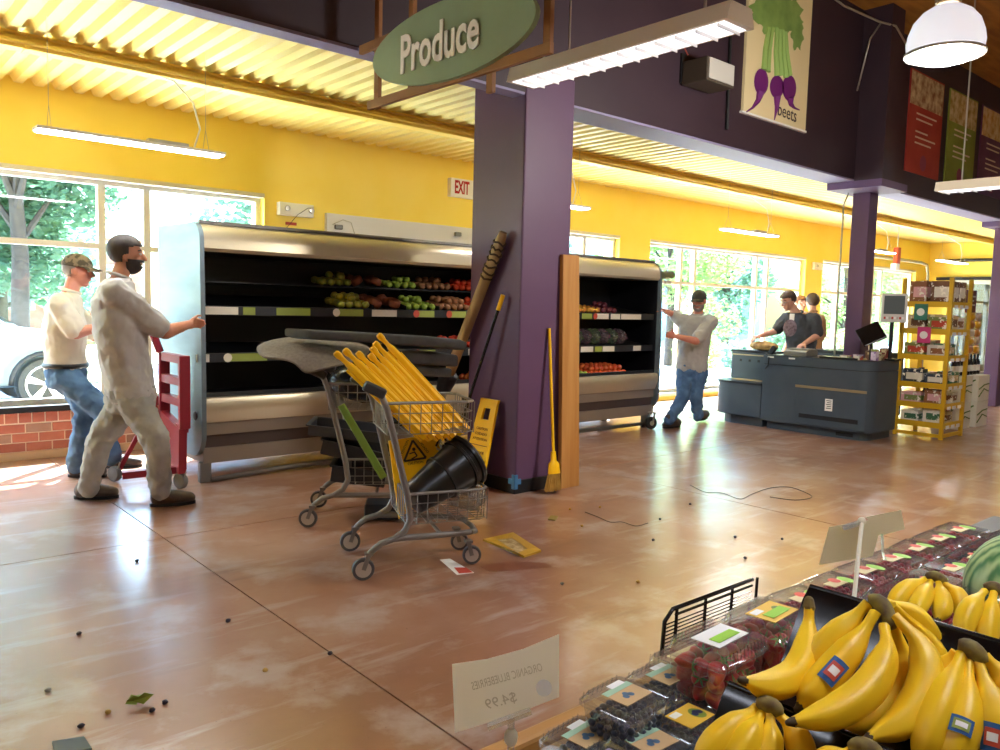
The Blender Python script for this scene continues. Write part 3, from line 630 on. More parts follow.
# red equipment dolly at the left end
m_red = mat('red_dolly_paint', '#8f2230', .4)
dg_ = empty('equipment_dolly', (2.02, 6.55, 0), 'dark red steel dolly with a ladder frame clamped to the left end of the case', 'dolly')
def P(x, y): return WX(x, y, 2.10)
ya, yb = P(184, 360).y, P(164, 360).y; z0, z1 = P(174, 425).z, P(174, 354).z
for y in (ya, yb): MB().box(2.06, 2.14, y - .02, y + .02, z0, z1).build('upright', m_red, dg_, bevel=.006)
for z in (z0, z0 + (z1 - z0) * .36, z0 + (z1 - z0) * .64, z1 - .03): MB().box(2.07, 2.13, ya, yb, z - .03, z + .03).build('rung', m_red, dg_)
MB().add([(2.06, yb + .02, z0 + .1), (2.06, ya, z0), (2.06, ya + .02, .12), (2.06, yb - .02, .12), (2.12, yb + .02, z0 + .1), (2.12, ya, z0), (2.12, ya + .02, .12), (2.12, yb - .02, .12)], [(0, 1, 2, 3), (7, 6, 5, 4), (0, 4, 5, 1), (1, 5, 6, 2), (2, 6, 7, 3), (3, 7, 4, 0)]).build('side_plate', m_red, dg_)
MB().tube([(2.08, yb + .03, z1), (2.0, yb + .05, z1 + .25)], .03, 8).build('lever', m_red, dg_, smooth=.8)
MB().bar((2.08, yb + .06, .65), (1.80, yb + .12, .10), .05, .03).build('outrigger', m_red, dg_)
MB().bar((2.08, ya + .1, .14), (1.72, ya + .2, .12), .06, .05).build('foot_bar', m_red, dg_)
for c in (V((1.76, yb + .1, .07)), V((2.09, ya + .06, .06))):
    w = MB().lathe([(.02, -.022), (.055, -.022), (.06, -.014), (.06, .014), (.055, .022), (.02, .022)], 18, c, frame((1, .4, 0))).build('caster_wheel', mat('grey_rubber', '#6d6a66', .6), dg_, smooth=.6)
    MB().bar(c + V((.0, -.03, 0)), c + V((.03, -.03, .09)), .025, .006).build('fork', m_alu, w)
# ------------------------------------------------------------------ people
def bake(mb, voxel, smooth=3, disp=0.0, dscale=.12, name='m'):
    me = mb.mesh(name); o = bpy.data.objects.new(name, me); COL.objects.link(o)
    r = o.modifiers.new('r', 'REMESH'); r.mode = 'VOXEL'; r.voxel_size = voxel
    s = o.modifiers.new('s', 'SMOOTH'); s.factor = .5; s.iterations = smooth
    if disp:
        tx = bpy.data.textures.new(name + '_folds', 'CLOUDS'); tx.noise_scale = dscale; tx.noise_depth = 2
        d = o.modifiers.new('d', 'DISPLACE'); d.texture = tx; d.texture_coords = 'LOCAL'; d.strength = disp; d.mid_level = .5
    dg = bpy.context.evaluated_depsgraph_get(); out = bpy.data.meshes.new_from_object(o.evaluated_get(dg))
    bpy.data.objects.remove(o); out.name = name; out.materials.clear(); return out
def ring(c, sx, fx, rs, rf, n=18): return [c + sx * (rs * math.cos(a)) + fx * (rf * math.sin(a)) for a in [6.28318 * k / n for k in range(n)]]
def put(name, me, m, parent):
    me.transform(WM[parent].inverted()); return link(name, me, m, parent, smooth=3)
SKIN = {}
def person(label, J, skin, shirt, trousers, shoe, hair=None, cap=None, beard=None, group='people', bulk=1.0, glasses=False, belt=None, long_hem=.0, extras=None):
    f = V(J['f']).normalized(); f.z = 0; up = V((0, 0, 1)); Rt = V((f.y, -f.x, 0)).normalized()
    hip, nk, hd = V(J['hip']), V(J['neck']), V(J['head'])
    sc = (V(J['shR']) + V(J['shL'])) / 2; sax = (V(J['shR']) - V(J['shL'])).normalized()
    base = V((hip.x, hip.y, 0)); g = empty('person', base, label, 'person', group)
    k = bulk
    # --- torso rings (centre, half width, half depth)
    def torso(sw, sd, low):
        ch = hip.lerp(sc, .62); wa = hip.lerp(sc, .28); fx = lambda s_: (s_.cross((sc - hip).normalized()) * -1).normalized()
        fd = fx(sax)
        if fd.dot(f) < 0: fd = -fd
        rs = [ring(hip - up * low, Rt, f, .165 * sw, .115 * sd), ring(hip + up * .03, Rt, f, .17 * sw, .125 * sd), ring(wa, Rt.lerp(sax, .3), fd, .158 * sw, .120 * sd),
              ring(ch, Rt.lerp(sax, .7), fd, .175 * sw, .128 * sd), ring(sc - (sc - hip).normalized() * .03, sax, fd, .175 * sw, .108 * sd), ring(sc.lerp(nk, .5) + up * .005, sax, fd, .115 * sw, .08 * sd), ring(nk - up * .015, sax, fd, .066, .066)]
        return MB().rings(rs)
    b = torso(.80, .80, .08)
    hf = V(J['face']).normalized(); hx = hf.cross(J.get('hup', up)).normalized(); hz = hx.cross(hf); HM = M((hx, hf, hz)).transposed()
    H = lambda *p: hd + HM @ V(p)
    b.cap(nk - up * .03, H(0, -.02, -.06), .06, .055)
    b.ell(H(0, -.012, .03), (.076, .097, .085), HM); b.ell(H(0, .018, -.035), (.064, .076, .082), HM); b.ell(H(0, .058, -.092), (.032, .03, .026), HM, 10, 6)
    b.cap(H(0, .092, .015), H(0, .114, -.022), .010, .016, 8); b.ell(H(0, .08, .033), (.052, .017, .011), HM, 10, 6); b.ell(H(0, .088, -.056), (.026, .012, .013), HM, 10, 6)
    for s in (-1, 1): b.ell(H(s * .078, -.006, -.004), (.011, .023, .034), HM, 8, 6); b.ell(H(s * .042, .065, -.018), (.022, .02, .018), HM, 8, 6)
    limbs = {}
    for s, n in ((1, 'R'), (-1, 'L')):
        sh, el, wr = V(J['sh' + n]), V(J['el' + n]), V(J['wr' + n]); hp = hip + Rt * (s * .088 * k)
        kn = V(J.get('kn' + n, hp + V((0, 0, -.43)) + f * .02)); an = V(J.get('an' + n, V((kn.x, kn.y, .09)) - f * .02)); limbs[n] = (sh, el, wr, hp, kn, an)
        b.cap(sh, el, .052 * k, .043 * k); b.cap(el, wr, .044 * k, .029); b.cap(hp - up * .06, kn, .066 * k, .05); b.cap(kn, an, .056, .038)
        b.cap(an, V((an.x, an.y, an.z - .03)) + f * .03, .03, .025)
        # hand: palm, four fingers, thumb
        hdir = V(J.get('hd' + n, wr - el)).normalized(); pn = V(J.get('pn' + n, (0, 0, -1))); pn = (pn - hdir * pn.dot(hdir)).normalized(); sd = hdir.cross(pn)
        pal = wr + hdir * .055; b.obox(pal, (.078, .028, .085), M((sd, pn, hdir)).transposed())
        cu = J.get('cu' + n, .7)
        for q in range(4):
            o0 = wr + hdir * .092 + sd * (-.030 + .020 * q); L = (.032, .037, .035, .027)[q]
            d1 = (hdir * math.cos(cu * .7) + pn * math.sin(cu * .7)); d2 = (hdir * math.cos(cu * 1.7) + pn * math.sin(cu * 1.7)); p1 = o0 + d1 * L * 1.2; p2 = p1 + d2 * L
            b.cap(o0 - hdir * .01, p1, .0095, .0088, 8); b.cap(p1, p2, .0088, .0075, 8)
        ts = J.get('ts' + n, 1); t0 = wr + hdir * .03 + sd * ts * .036; t1 = t0 + (sd * ts * .6 + hdir * .7 + pn * .3).normalized() * .045; t2 = t1 + (hdir * .8 + pn * .5).normalized() * .03
        b.cap(t0, t1, .0125, .0105, 8); b.cap(t1, t2, .0105, .0085, 8)
    put('body', bake(b, .0085, 2, name='body'), skin, g)
    # --- shirt
    t = torso(1.06 * k, 1.08 * k, long_hem)
    for n, (sh, el, wr, hp, kn, an) in limbs.items():
        t.cap(sh.lerp(sc, .25), sh, .085 * k, .078 * k); t.cap(sh, sh.lerp(el, .82), .077 * k, .074 * k)
    put('shirt', bake(t, .0115, 4, .034, .085, 'shirt'), shirt, g)
    fx = f
    MB().tube([nk + sax * (.072 * math.cos(a)) + fx * (.070 * math.sin(a)) + up * (-.004 - .022 * math.sin(a)) for a in [6.283 * i / 20 for i in range(20)]], .012, 8, True).build('collar', shirt, g, smooth=3)
    # --- trousers
    t = MB().rings([ring(hip - up * .12, Rt, f, .15 * k, .12 * k), ring(hip - up * .03, Rt, f, .172 * k, .132 * k), ring(hip + up * .06, Rt, f, .165 * k, .125 * k)])
    for n, (sh, el, wr, hp, kn, an) in limbs.items():
        t.cap(hp - up * .03, kn, .098 * k, .074 * k); t.cap(kn, an - up * .01, .074 * k, .068)
    put('trousers', bake(t, .0115, 4, .042, .075, 'trousers'), trousers, g)
    if belt: MB().tube([hip + up * .055 + Rt * (.172 * k * math.cos(a)) + f * (.132 * k * math.sin(a)) for a in [6.283 * i / 24 for i in range(24)]], .02, 6, True).build('belt', belt, g, smooth=3)
    # --- shoes
    for n, (sh, el, wr, hp, kn, an) in limbs.items():
        if 'he' + n in J: he, to = V(J['he' + n]), V(J['to' + n])
        else: he = V((an.x, an.y, 0)) - f * .06; to = he + f * .28
        d = (to - he); d = d.normalized() * .29; to = he + d; dn = d.normalized(); uu = up - dn * up.dot(dn); uu.normalize()
        q = MB(); q.cap(he + uu * .060 + dn * .055, an + up * .02, .056, .060); q.cap(he + uu * .060 + dn * .055, he + uu * .056 + dn * .16, .055, .052); q.cap(he + uu * .056 + dn * .15, he + uu * .044 + dn * .25, .052, .042)
        so_ = put('shoe', bake(q, .010, 2, .004, .05, 'shoe'), shoe, g)
        w = dn.cross(uu); c = he + dn * .145
        pts = [c + dn * (.148 * math.cos(a)) + w * (.05 * math.sin(a) * (1.05 if math.cos(a) > 0 else .85)) for a in [6.283 * i / 18 for i in range(18)]]
        MB().rings([[p + uu * .002 for p in pts], [p + uu * .024 for p in pts]]).build('sole', m_black, so_)
    # --- head dress
    def shell(c, r, keep, m, nm, th=.008, nu=44, nv=32):
        e = MB().ell(H(*c), r, HM, nu, nv); inv = HM.transposed(); loc = [inv @ (V(p) - hd) for p in e.v]; fs = []
        for fc in e.f:
            ctr = sum((loc[i] for i in fc), V((0, 0, 0))) / len(fc)
            if keep(ctr): fs.append(fc)
        e.f = fs; o = e.build(nm, m, g, smooth=3); s_ = o.modifiers.new('solid', 'SOLIDIFY'); s_.thickness = th; s_.offset = 1; return o
    if hair: shell((0, -.014, .034), (.081, .104, .093), lambda p: p.z > .062 - .35 * max(0, .05 - p.y) - (.10 if p.y < -.02 else 0) - (.04 if -.02 <= p.y < .02 else 0) and p.z > -.065, hair, 'hair', .012)
    if cap:
        c_ = shell((0, -.010, .040), (.084, .106, .088), lambda p: p.z > .035, cap, 'cap', .006)
        br = MB(); n = 12
        ins = [H(.075 * math.sin(a), -.01 + .098 * math.cos(a), .045) for a in [(-1.15 + 2.3 * i / n) for i in range(n + 1)]]
        out = [H(.088 * math.sin(a) * 1.0, .005 + .172 * math.cos(a * .85), .030 - .02 * abs(math.sin(a))) for a in [(-1.15 + 2.3 * i / n) for i in range(n + 1)]]
        br.add(ins + out, [(i, i + 1, n + 2 + i, n + 1 + i) for i in range(n)]); o = br.build('brim', cap, c_, smooth=3); s_ = o.modifiers.new('solid', 'SOLIDIFY'); s_.thickness = .005
        if hair is None and J.get('sides'): shell((0, -.012, .02), (.079, .100, .085), lambda p: p.z < .05 and p.z > -.05 and p.y < .0 and not (p.y > -.03 and p.z < .015), J['sides'], 'hair', .006)
    if beard: shell((0, .022, -.038), (.068, .081, .087), lambda p: p.z < -.03 and p.y > .005 and not (p.z > -.068 and p.z < -.048 and p.y > .085), beard, 'beard', .006)
    for s in (-1, 1):
        e = MB().ell(H(s * .031, .084, .010), (.013, .010, .009), HM, 10, 6).build('eye', mat('eye_white', '#d8d2c8', .3), g, smooth=3)
        MB().ell(H(s * .031, .092, .010), (.0055, .004, .0055), HM, 8, 6).build('iris', mat('iris_dark', '#2a1d16', .3), e, smooth=3)
        MB().tube([H(s * .014, .090, .030), H(s * .034, .087, .036), H(s * .052, .072, .030)], .005, 5).build('eyebrow', hair or beard or J.get('sides') or m_black, g)
    MB().ell(H(0, .099, -.056), (.020, .005, .006), HM, 10, 6).build('lips', mat('lip_tone', '#9a5a50', .5), g, smooth=3)
    if glasses:
        gl = MB()
        for s in (-1, 1):
            gl.tube([H(s * .033 + .024 * math.cos(a), .106, .010 + .018 * math.sin(a)) for a in [6.283 * i / 14 for i in range(14)]], .0025, 5, True); gl.tube([H(s * .057, .104, .014), H(s * .080, -.005, .012)], .0025, 5)
        gl.tube([H(-.01, .108, .014), H(.01, .108, .014)], .0025, 5); gl.build('glasses', mat('glasses_frame', '#c8c4c0', .3, .5), g)
    return g, H, HM
sk1 = mat('skin_tan', '#b77a5e', .5, color2='#c58a70', scale=6); sk2 = mat('skin_ruddy', '#bf7762', .5, color2='#cc8a76', scale=6); sk3 = mat('skin_fair', '#d2a08a', .5, color2='#c98f78', scale=6)
sh1 = mat('shirt_warm_grey', '#b6b4b2', .85, color2='#aaa7a4', scale=5, sheen=.2); sh2 = mat('shirt_cream', '#d8d0c2', .85, color2='#cfc6b6', scale=5, sheen=.2); sh3 = mat('shirt_grey', '#aaa9a6', .85, color2='#9f9e9b', scale=5, sheen=.2)
sh4 = mat('tshirt_charcoal', '#3c3e42', .9, color2='#44464a', scale=5); sh5 = mat('shirt_tan', '#a8805c', .9)
tr1 = mat('work_trousers_grey', '#a6a6a2', .9, color2='#949490', scale=6); jn = mat('blue_denim', '#5a7ca0', .9, color2='#456488', scale=7); jn2 = mat('mid_denim', '#56789c', .9, color2='#3f5c80', scale=7); dk_ = mat('dark_trousers', '#2c2e34', .9)
bt1 = mat('boot_brown', '#5d5145', .7, color2='#4b4138', scale=12); bt2 = mat('shoe_dark', '#4a423c', .7); ha1 = mat('hair_dark_brown', '#2e2520', .6, color2='#3a2f28', scale=40, stretch=(1, 1, .3), bump=.4); ha2 = mat('hair_grey', '#8a8078', .7); ha3 = mat('hair_brown', '#4a3526', .6, color2='#3c2a1e', scale=40, bump=.4)
camo = mat('camo_cloth', '#7d6e58', .9, color2='#4c4434', scale=22, contrast=(.47, .53)); capd = mat('cap_olive', '#3c3e36', .85)
# man in grey at the front left
hip = DP(131, 394, 5.42); sc_ = DP(113, 293, 5.36); fA = V((.97, -.22, 0)).normalized(); RA = V((fA.y, -fA.x, 0))
gA, HA, _ = person('man in warm grey polo shirt and grey trousers with dark hair pushing the display case', dict(f=fA, hip=hip, neck=DP(119, 275, 5.38), head=DP(127, 255, 5.42), face=V((.92, -.34, -.02)),
    shR=sc_ + RA * .19, shL=sc_ - RA * .19, elR=DP(165, 332, 5.42), wrR=DP(190, 324, 5.72), hdR=V((.65, .75, .08)), pnR=V((.7, -.5, -.3)), cuR=.9, tsR=-1, elL=sc_ - RA * .22 + V((.16, 0, -.27)), wrL=sc_ - RA * .14 + V((.34, .05, -.24)),
    knR=DP(157, 441, 5.28), anR=DP(160, 489, 5.36), heR=FL(150, 507), toR=FL(196, 503), knL=DP(100, 440, 5.50), anL=DP(88, 487, 5.52), heL=FL(74, 499), toL=FL(118, 498)),
    sk1, sh1, tr1, bt1, hair=ha1, beard=ha1, long_hem=.05, bulk=1.2)
# man in cap behind him
hip = DP(66, 372, 6.15); sc_ = DP(64, 305, 6.10); fB = V((.94, -.34, 0)).normalized(); RB = V((fB.y, -fB.x, 0))
person('man in cream shirt, blue jeans and camouflage cap by the window', dict(f=fB, hip=hip, neck=DP(70, 290, 6.14), head=DP(78, 271, 6.18), face=V((.85, -.5, -.12)), sides=ha2,
    shR=sc_ + RB * .18, shL=sc_ - RB * .18, elR=DP(76, 333, 5.95), wrR=DP(103, 326, 6.05), elL=sc_ - RB * .2 + V((.2, 0, -.25)), wrL=sc_ - RB * .12 + V((.42, 0, -.2)),
    knL=DP(86, 412, 6.15), anL=DP(75, 464, 6.22), heL=FL(68, 477), toL=FL(111, 477), knR=DP(104, 412, 6.1), anR=DP(112, 455, 6.12), heR=FL(104, 468), toR=FL(133, 467)),
    sk2, sh2, jn, bt2, cap=camo, belt=m_black, long_hem=-.03, bulk=1.1)
# man in dark cap at the right end
hip = DP(692, 369, 9.80); sc_ = DP(696, 321, 9.72); fC = V((-.93, -.37, 0)).normalized(); RC = V((fC.y, -fC.x, 0))
gC, HC, _ = person('man in grey polo shirt, jeans and dark cap gripping the right end of the case', dict(f=fC, hip=hip, neck=DP(698, 313, 9.74), head=DP(699, 301, 9.70), face=V((-.93, -.36, -.2)), sides=ha2,
    shR=sc_ + RC * .19, shL=sc_ - RC * .19, elL=DP(696, 341, 9.42), wrL=DP(675, 336, 9.48), hdL=V((-.9, .4, .15)), pnL=V((-.4, -.9, 0)), cuL=.8, elR=DP(674, 315, 9.90), wrR=DP(665, 311, 9.75), cuR=.6,
    knR=DP(683, 397, 9.62), anR=DP(670, 419, 9.62), heR=FL(680, 427), toR=FL(657, 429), knL=DP(696, 395, 9.75), anL=DP(698, 415, 9.82), heL=FL(707, 418, .03), toL=FL(683, 426)),
    sk2, sh3, jn2, bt2, cap=capd, beard=ha2, long_hem=.04, bulk=1.08)
lg = HC(0, 0, 0)
# cashier
hip = DP(802, 364, 10.45); sc_ = DP(800, 319, 10.42); fD = V((-.96, -.15, 0)).normalized(); RD = V((fD.y, -fD.x, 0))
gD, HD, _ = person('cashier in charcoal t-shirt and glasses standing behind the checkout counter', dict(f=fD, hip=hip, neck=DP(797, 312, 10.42), head=DP(788, 301, 10.40), face=V((-.88, .25, -.35)),
    shR=sc_ + RD * .18, shL=sc_ - RD * .18, elR=DP(776, 331, 10.55), wrR=DP(760, 336, 10.45), elL=DP(818, 335, 10.28), wrL=DP(804, 344, 10.14)),
    sk3, sh4, dk_, m_black, hair=ha3, glasses=True, bulk=1.1)
MB().obox(DP(792, 317, 10.16), (.008, .06, .085), M.Rotation(.15, 3, 'Z')).build('name_badge', m_white, gD)
MB().disc(DP(790, 328, 10.17), .085, (-1, -.3, 0), 14, .11).build('shirt_print', mat('print_mauve', '#8a7a86', .9, color2='#5a4a52', scale=30), gD)
# shopper farther back
hip = DP(812, 356, 12.1); sc_ = DP(812, 319, 12.1); fE = V((.3, .95, 0)); RE = V((fE.y, -fE.x, 0)).normalized()
person('person with short brown hair in tan top standing behind the cashier', dict(f=fE, hip=hip, neck=DP(812, 312, 12.1), head=DP(812, 302, 12.12), face=V((.5, .86, 0)), shR=sc_ + RE * .17, shL=sc_ - RE * .17,
    elR=sc_ + RE * .22 + V((0, 0, -.28)), wrR=sc_ + RE * .2 + V((0, .12, -.5)), elL=sc_ - RE * .22 + V((0, 0, -.28)), wrL=sc_ - RE * .2 + V((0, .12, -.5))), sk3, sh5, dk_, m_black, hair=ha3)
hip = DP(801, 357, 13.2); sc_ = DP(801, 322, 13.2)
person('person with light brown hair half hidden farthest behind the cashier', dict(f=fE, hip=hip, neck=DP(801, 313, 13.2), head=DP(801, 303.5, 13.2), face=V((-.5, -.8, 0)), shR=sc_ + RE * .17, shL=sc_ - RE * .17,
    elR=sc_ + RE * .22 + V((0, 0, -.28)), wrR=sc_ + RE * .2 + V((0, .12, -.5)), elL=sc_ - RE * .22 + V((0, 0, -.28)), wrL=sc_ - RE * .2 + V((0, .12, -.5))), sk3, sh2, dk_, m_black, hair=mat('hair_light_brown', '#8a5a34', .6))
# ------------------------------------------------------------------ two-tier shopping carts
m_cart = mat('cart_grey_enamel', '#7d7872', .4, .35); m_wire = mat('cart_wire_chrome', '#8f8c86', .35, .6); m_tyre = mat('grey_tyre', '#4a4a4c', .6); m_hub = mat('beige_hub', '#b4aa9c', .5)
def wires(zt, zb, x0, x1, w0, w1, open_rear=False):
    """one wire basket: rails, side, end and floor wires welded together"""
    b = MB(); r = .0028
    def W(x): return w0 + (w1 - w0) * (x - x0) / (x1 - x0)
    top = [(x0, -w0, zt), (x1 - .04, -W(x1 - .04), zt), (x1, -w1 + .04, zt), (x1, w1 - .04, zt), (x1 - .04, W(x1 - .04), zt), (x0, w0, zt)]
    b.tube(top, .008, 8)
    for z in (zb, zb + (zt - zb) * .33, zb + (zt - zb) * .66): b.tube([(x, y * .95, z) for x, y, _ in top], r, 5)
    n = 8
    for i in range(n + 1):
        x = x0 + (x1 - x0) * i / n
        for s in (-1, 1): b.tube([(x, s * W(x), zt), (x, s * W(x) * .95, zb)], r, 5)
        b.tube([(x, -W(x) * .95, zb), (x, W(x) * .95, zb)], r, 5)
    for i in range(1, 8):
        y = -w1 + 2 * w1 * i / 8; b.tube([(x1, y, zt), (x1 - .005, y * .95, zb)], r, 5); b.tube([(x0, y * .95, zb), (x1, y * .95, zb)], r, 5)
        b.tube([(x0, y, zt), (x0, y * .95, zb)], r, 5)
    return b
def make_cart(origin, ang, lab):
    g = empty('shopping_cart', origin, lab, 'shopping cart', 'two tier shopping carts', ang)
    fr = MB()
    for s in (-1, 1):
        fr.tube([(.02, s * .25, .115), (.04, s * .25, .145), (.09, s * .25, .185), (.16, s * .245, .205), (.36, s * .22, .20), (.60, s * .15, .185)], [.015, .017, .018, .018, .017, .016], 8)
        fr.tube([(.16, s * .245, .205), (.215, s * .24, .24), (.245, s * .235, .30), (.228, s * .235, .42), (.15, s * .235, .74), (.115, s * .235, .88), (.09, s * .235, .94), (.05, s * .235, .98)], [.018, .018, .018, .018, .018, .018, .017, .016], 8)
    fr.tube([(.60, -.15, .185), (.635, -.12, .18), (.645, 0, .18), (.635, .12, .18), (.60, .15, .185)], .015, 8); fr.tube([(.42, -.205, .2), (.42, .205, .2)], .011, 8); fr.tube([(.24, -.235, .42), (.24, .235, .42)], .010, 8)
    fr.build('frame', m_cart, g, smooth=.9, local=True)
    wires(.91, .745, .12, .59, .235, .20).build('upper_basket', m_wire, g, local=True)
    wires(.43, .265, .23, .68, .225, .19).build('lower_basket', m_wire, g, local=True)
    MB().tube([(.03, -.235, .99), (.03, .235, .99)], .014, 10).build('handle', m_blackg, g, smooth=.9, local=True)
    for s in (-1, 1):
        MB().obox((.05, s * .235, .98), (.12, .048, .055), M.Rotation(.45, 3, 'Y')).build('handle_cap', mat('cap_charcoal', '#3a3836', .5), g, bevel=.012, local=True)
        for (x, y, r, nm) in ((0, .25, .058, 'caster'), (.615, .13, .052, 'caster')):
            c = V((x, s * y, r)); rt = frame((0, 1, 0)) if x == 0 else frame((.25, 1, 0))
            k = MB(); ax = rt @ V((0, 0, 1))
            for q in (-.02, .02): k.bar(c + ax * q, c + ax * q + V((.025 if x == 0 else -.02, 0, .075)), .022, .004, tuple(ax))
            k.obox(c + V((.028 if x == 0 else -.022, 0, .078)), (.04, .05, .012)); k = k.build('caster_fork', m_cart, g, local=True)
            w = MB().lathe([(r * .72, -.014), (r * .95, -.014), (r, -.009), (r, .009), (r * .95, .014), (r * .72, .014)], 22, c, rt).build('wheel', m_tyre, k, smooth=.6, local=True)
            MB().lathe([(.006, -.016), (r * .72, -.0145), (r * .72, .0145), (.006, .016)], 18, c, rt).build('hub', m_hub, k, smooth=.6, local=True)
    MB().obox((.595, 0, .90), (.012, .12, .02)).build('bumper_strip', m_black, g, local=True)
    return g
A1, A2 = math.radians(-23), math.radians(-36)
def orig(px, ang): u = V((math.cos(ang), math.sin(ang), 0)); n = V((-math.sin(ang), math.cos(ang), 0)); return FL(*px) + n * .25
O1, O2 = orig((363, 580), A1), orig((308, 527), A2)
cart1 = make_cart(O1, A1, 'nearer grey shopping cart loaded with yellow signs and a black bucket')
cart2 = make_cart(O2, A2, 'farther grey shopping cart heaped with dark bins and grey mats')
K1, K2 = fmat(None, O1, A1), fmat(None, O2, A2)
# yellow folded floor signs sticking out of the nearer cart
m_sg = mat('sign_yellow', '#fbc914', .35, color2='#f4bc0c', scale=5); m_sgd = mat('sign_print', '#3a2f12', .6)
labs = ['lowest yellow folded floor sign nearest the cart handle', 'second yellow folded floor sign from the cart handle side', 'third yellow folded floor sign from the cart handle side', 'yellow folded floor sign in the middle of the bundle', 'third yellow folded floor sign from the top of the bundle', 'second yellow folded floor sign from the top of the bundle', 'topmost yellow folded floor sign with the highest knob in the cart']
tops = [((335, 352), 4.17, (425, 437)), ((344, 349), 4.21, (433, 437)), ((357, 352), 4.26, (441, 437)), ((369, 354), 4.31, (447, 436)), ((371, 347), 4.37, (454, 436)), ((374, 342), 4.42, (461, 434)), ((378, 334), 4.47, (467, 430))]
for i, ((tx, ty), d, (bx, by)) in enumerate(tops):
    a = DP(tx, ty, d); b_ = DP(bx, by, d + .06); ax = (b_ - a).normalized(); L = (b_ - a).length; rt = frame(ax); side = V((0, 0, 1)).cross(ax).normalized(); nrm = ax.cross(side)
    rt = M((side, nrm, ax)).transposed(); g = empty('folded_floor_sign', a, labs[i], 'floor sign', 'yellow folded signs in the cart')
    prof = [(0, .012, .010), (.008, .020, .016), (.03, .021, .017), (.05, .014, .012), (.08, .013, .012), (.11, .027, .018), (.16, .031, .019), (L, .040, .021)]
    def sec(t, wx, wy, off=0):
        p = a + ax * t + nrm * off
        return [p + side * (wx * cx) + nrm * (wy * cy) for cx, cy in ((1, .6), (.7, 1), (-.7, 1), (-1, .6), (-1, -.6), (-.7, -1), (.7, -1), (1, -.6))]
    MB().rings([sec(*q) for q in prof]).build('front_leaf', m_sg, g, smooth=.7)
    MB().rings([sec(t, wx * .92, .007, -.026) for t, wx, _ in prof[5:]]).build('rear_leaf', m_sg, g, smooth=.7)
    MB().rings([sec(t, .006, .005, .022) for t in (.16, L * .95)]).build('rib', m_sg, g)
# caution sign standing in the lower basket
a = [DP(389, 441, 4.42), DP(434, 434, 4.50), DP(454, 480, 4.55), DP(399, 519, 4.44)]
nn = (a[1] - a[0]).cross(a[3] - a[0]).normalized()
g = empty('caution_sign', (a[0] + a[2]) / 2, 'yellow caution sign with black warning triangle standing in the nearer cart', 'floor sign')
MB().add([p for p in a] + [p + nn * .02 for p in a], [(0, 1, 2, 3), (7, 6, 5, 4), (0, 4, 5, 1), (1, 5, 6, 2), (2, 6, 7, 3), (3, 7, 4, 0)]).build('panel', m_sg, g)
def tri_on(o, X, Y, N, s, th):
    b = MB(); p = [V(o) + X * (s * math.cos(t)) + Y * (s * math.sin(t)) for t in (1.571, 3.665, 5.76)]
    for i in range(3): b.bar(p[i], p[(i + 1) % 3], th, .001, tuple(N))
    return b
if nn.dot(CAMP - a[0]) < 0: nf = -nn; off = -.002
else: nf = nn; off = .022
ex = (a[1] - a[0]).normalized(); ey = (a[0] - a[3]).normalized(); ey = (ey - ex * ey.dot(ex)).normalized()
oc = DP(414, 453, 4.47) ; oc = oc - nn * (oc - a[0]).dot(nn) + nf * (.003 if nf == -nn else .024)
tri_on(oc, ex, ey, nf, .072, .012).build('triangle_print', m_sgd, g)
b = MB(); b.ell(oc + ey * .022, (.010, .010, .010), None, 8, 6); b.bar(oc + ey * .010, oc - ey * .018 + ex * .014, .008, .002, tuple(nf)); b.bar(oc - ey * .018 + ex * .014, oc - ey * .03 - ex * .02, .007, .002, tuple(nf)); b.bar(oc + ey * .006, oc - ex * .028, .006, .002, tuple(nf)); b.build('figure_print', m_sgd, g)
text('lettering', 'CAUTION', .020, m_sgd, plane_m(oc - ey * .055 + nf * .001, ex, ey), g)
text('lettering', 'CUIDADO', .020, m_sgd, plane_m(oc + ex * .055 + ey * .03 + nf * .001, ex * .5 - ey * .866, ex * .866 + ey * .5), g)
text('lettering', 'ATTENTION', .020, m_sgd, plane_m(oc - ex * .055 + ey * .03 + nf * .001, ex * .5 + ey * .866, -ex * .866 + ey * .5), g)
# black bucket tilted in the lower basket
p0, p1 = DP(412, 500, 4.30), DP(469, 458, 4.50); dv = (p1 - p0).normalized(); L = (p1 - p0).length
g = empty('flower_bucket', p0, 'black ribbed plastic bucket lying tilted in the nearer cart', 'bucket')
rr = lambda t: .085 + (.150 - .085) * t / L
MB().lathe([(.0, .0), (.08, .0), (.086, .004), (rr(L * .5), L * .5), (rr(L * .5) + .012, L * .5), (rr(L * .5) + .012, L * .5 + .02), (rr(L * .55), L * .5 + .02), (rr(L * .82), L * .82), (.150, L * .82), (.150, L * .86), (.143, L * .87), (.143, L * .92), (.158, L * .93), (.160, L * .97), (.150, L), (.14, L), (.075, .02), (.0, .02)], 32, p0, frame(dv), caps=False).build('shell', mat('bucket_black', '#1b1a18', .3), g, smooth=.6)
# wrinkled clear plastic bag beside the bucket
rd = random.Random(11); pb = K1 @ V((.62, .02, .35)); q = MB().ell(pb, (.10, .12, .075), None, 18, 12); q.v = [tuple(V(p) + V((rd.uniform(-.012, .012), rd.uniform(-.012, .012), rd.uniform(-.008, .008)))) for p in q.v]
tag(q.build('plastic_bag', clear_mat('bag_clear', '#d8d4cc', .15, .2, .3, '#b8b0a4')), 'crumpled clear plastic bag at the front of the nearer cart', 'bag')
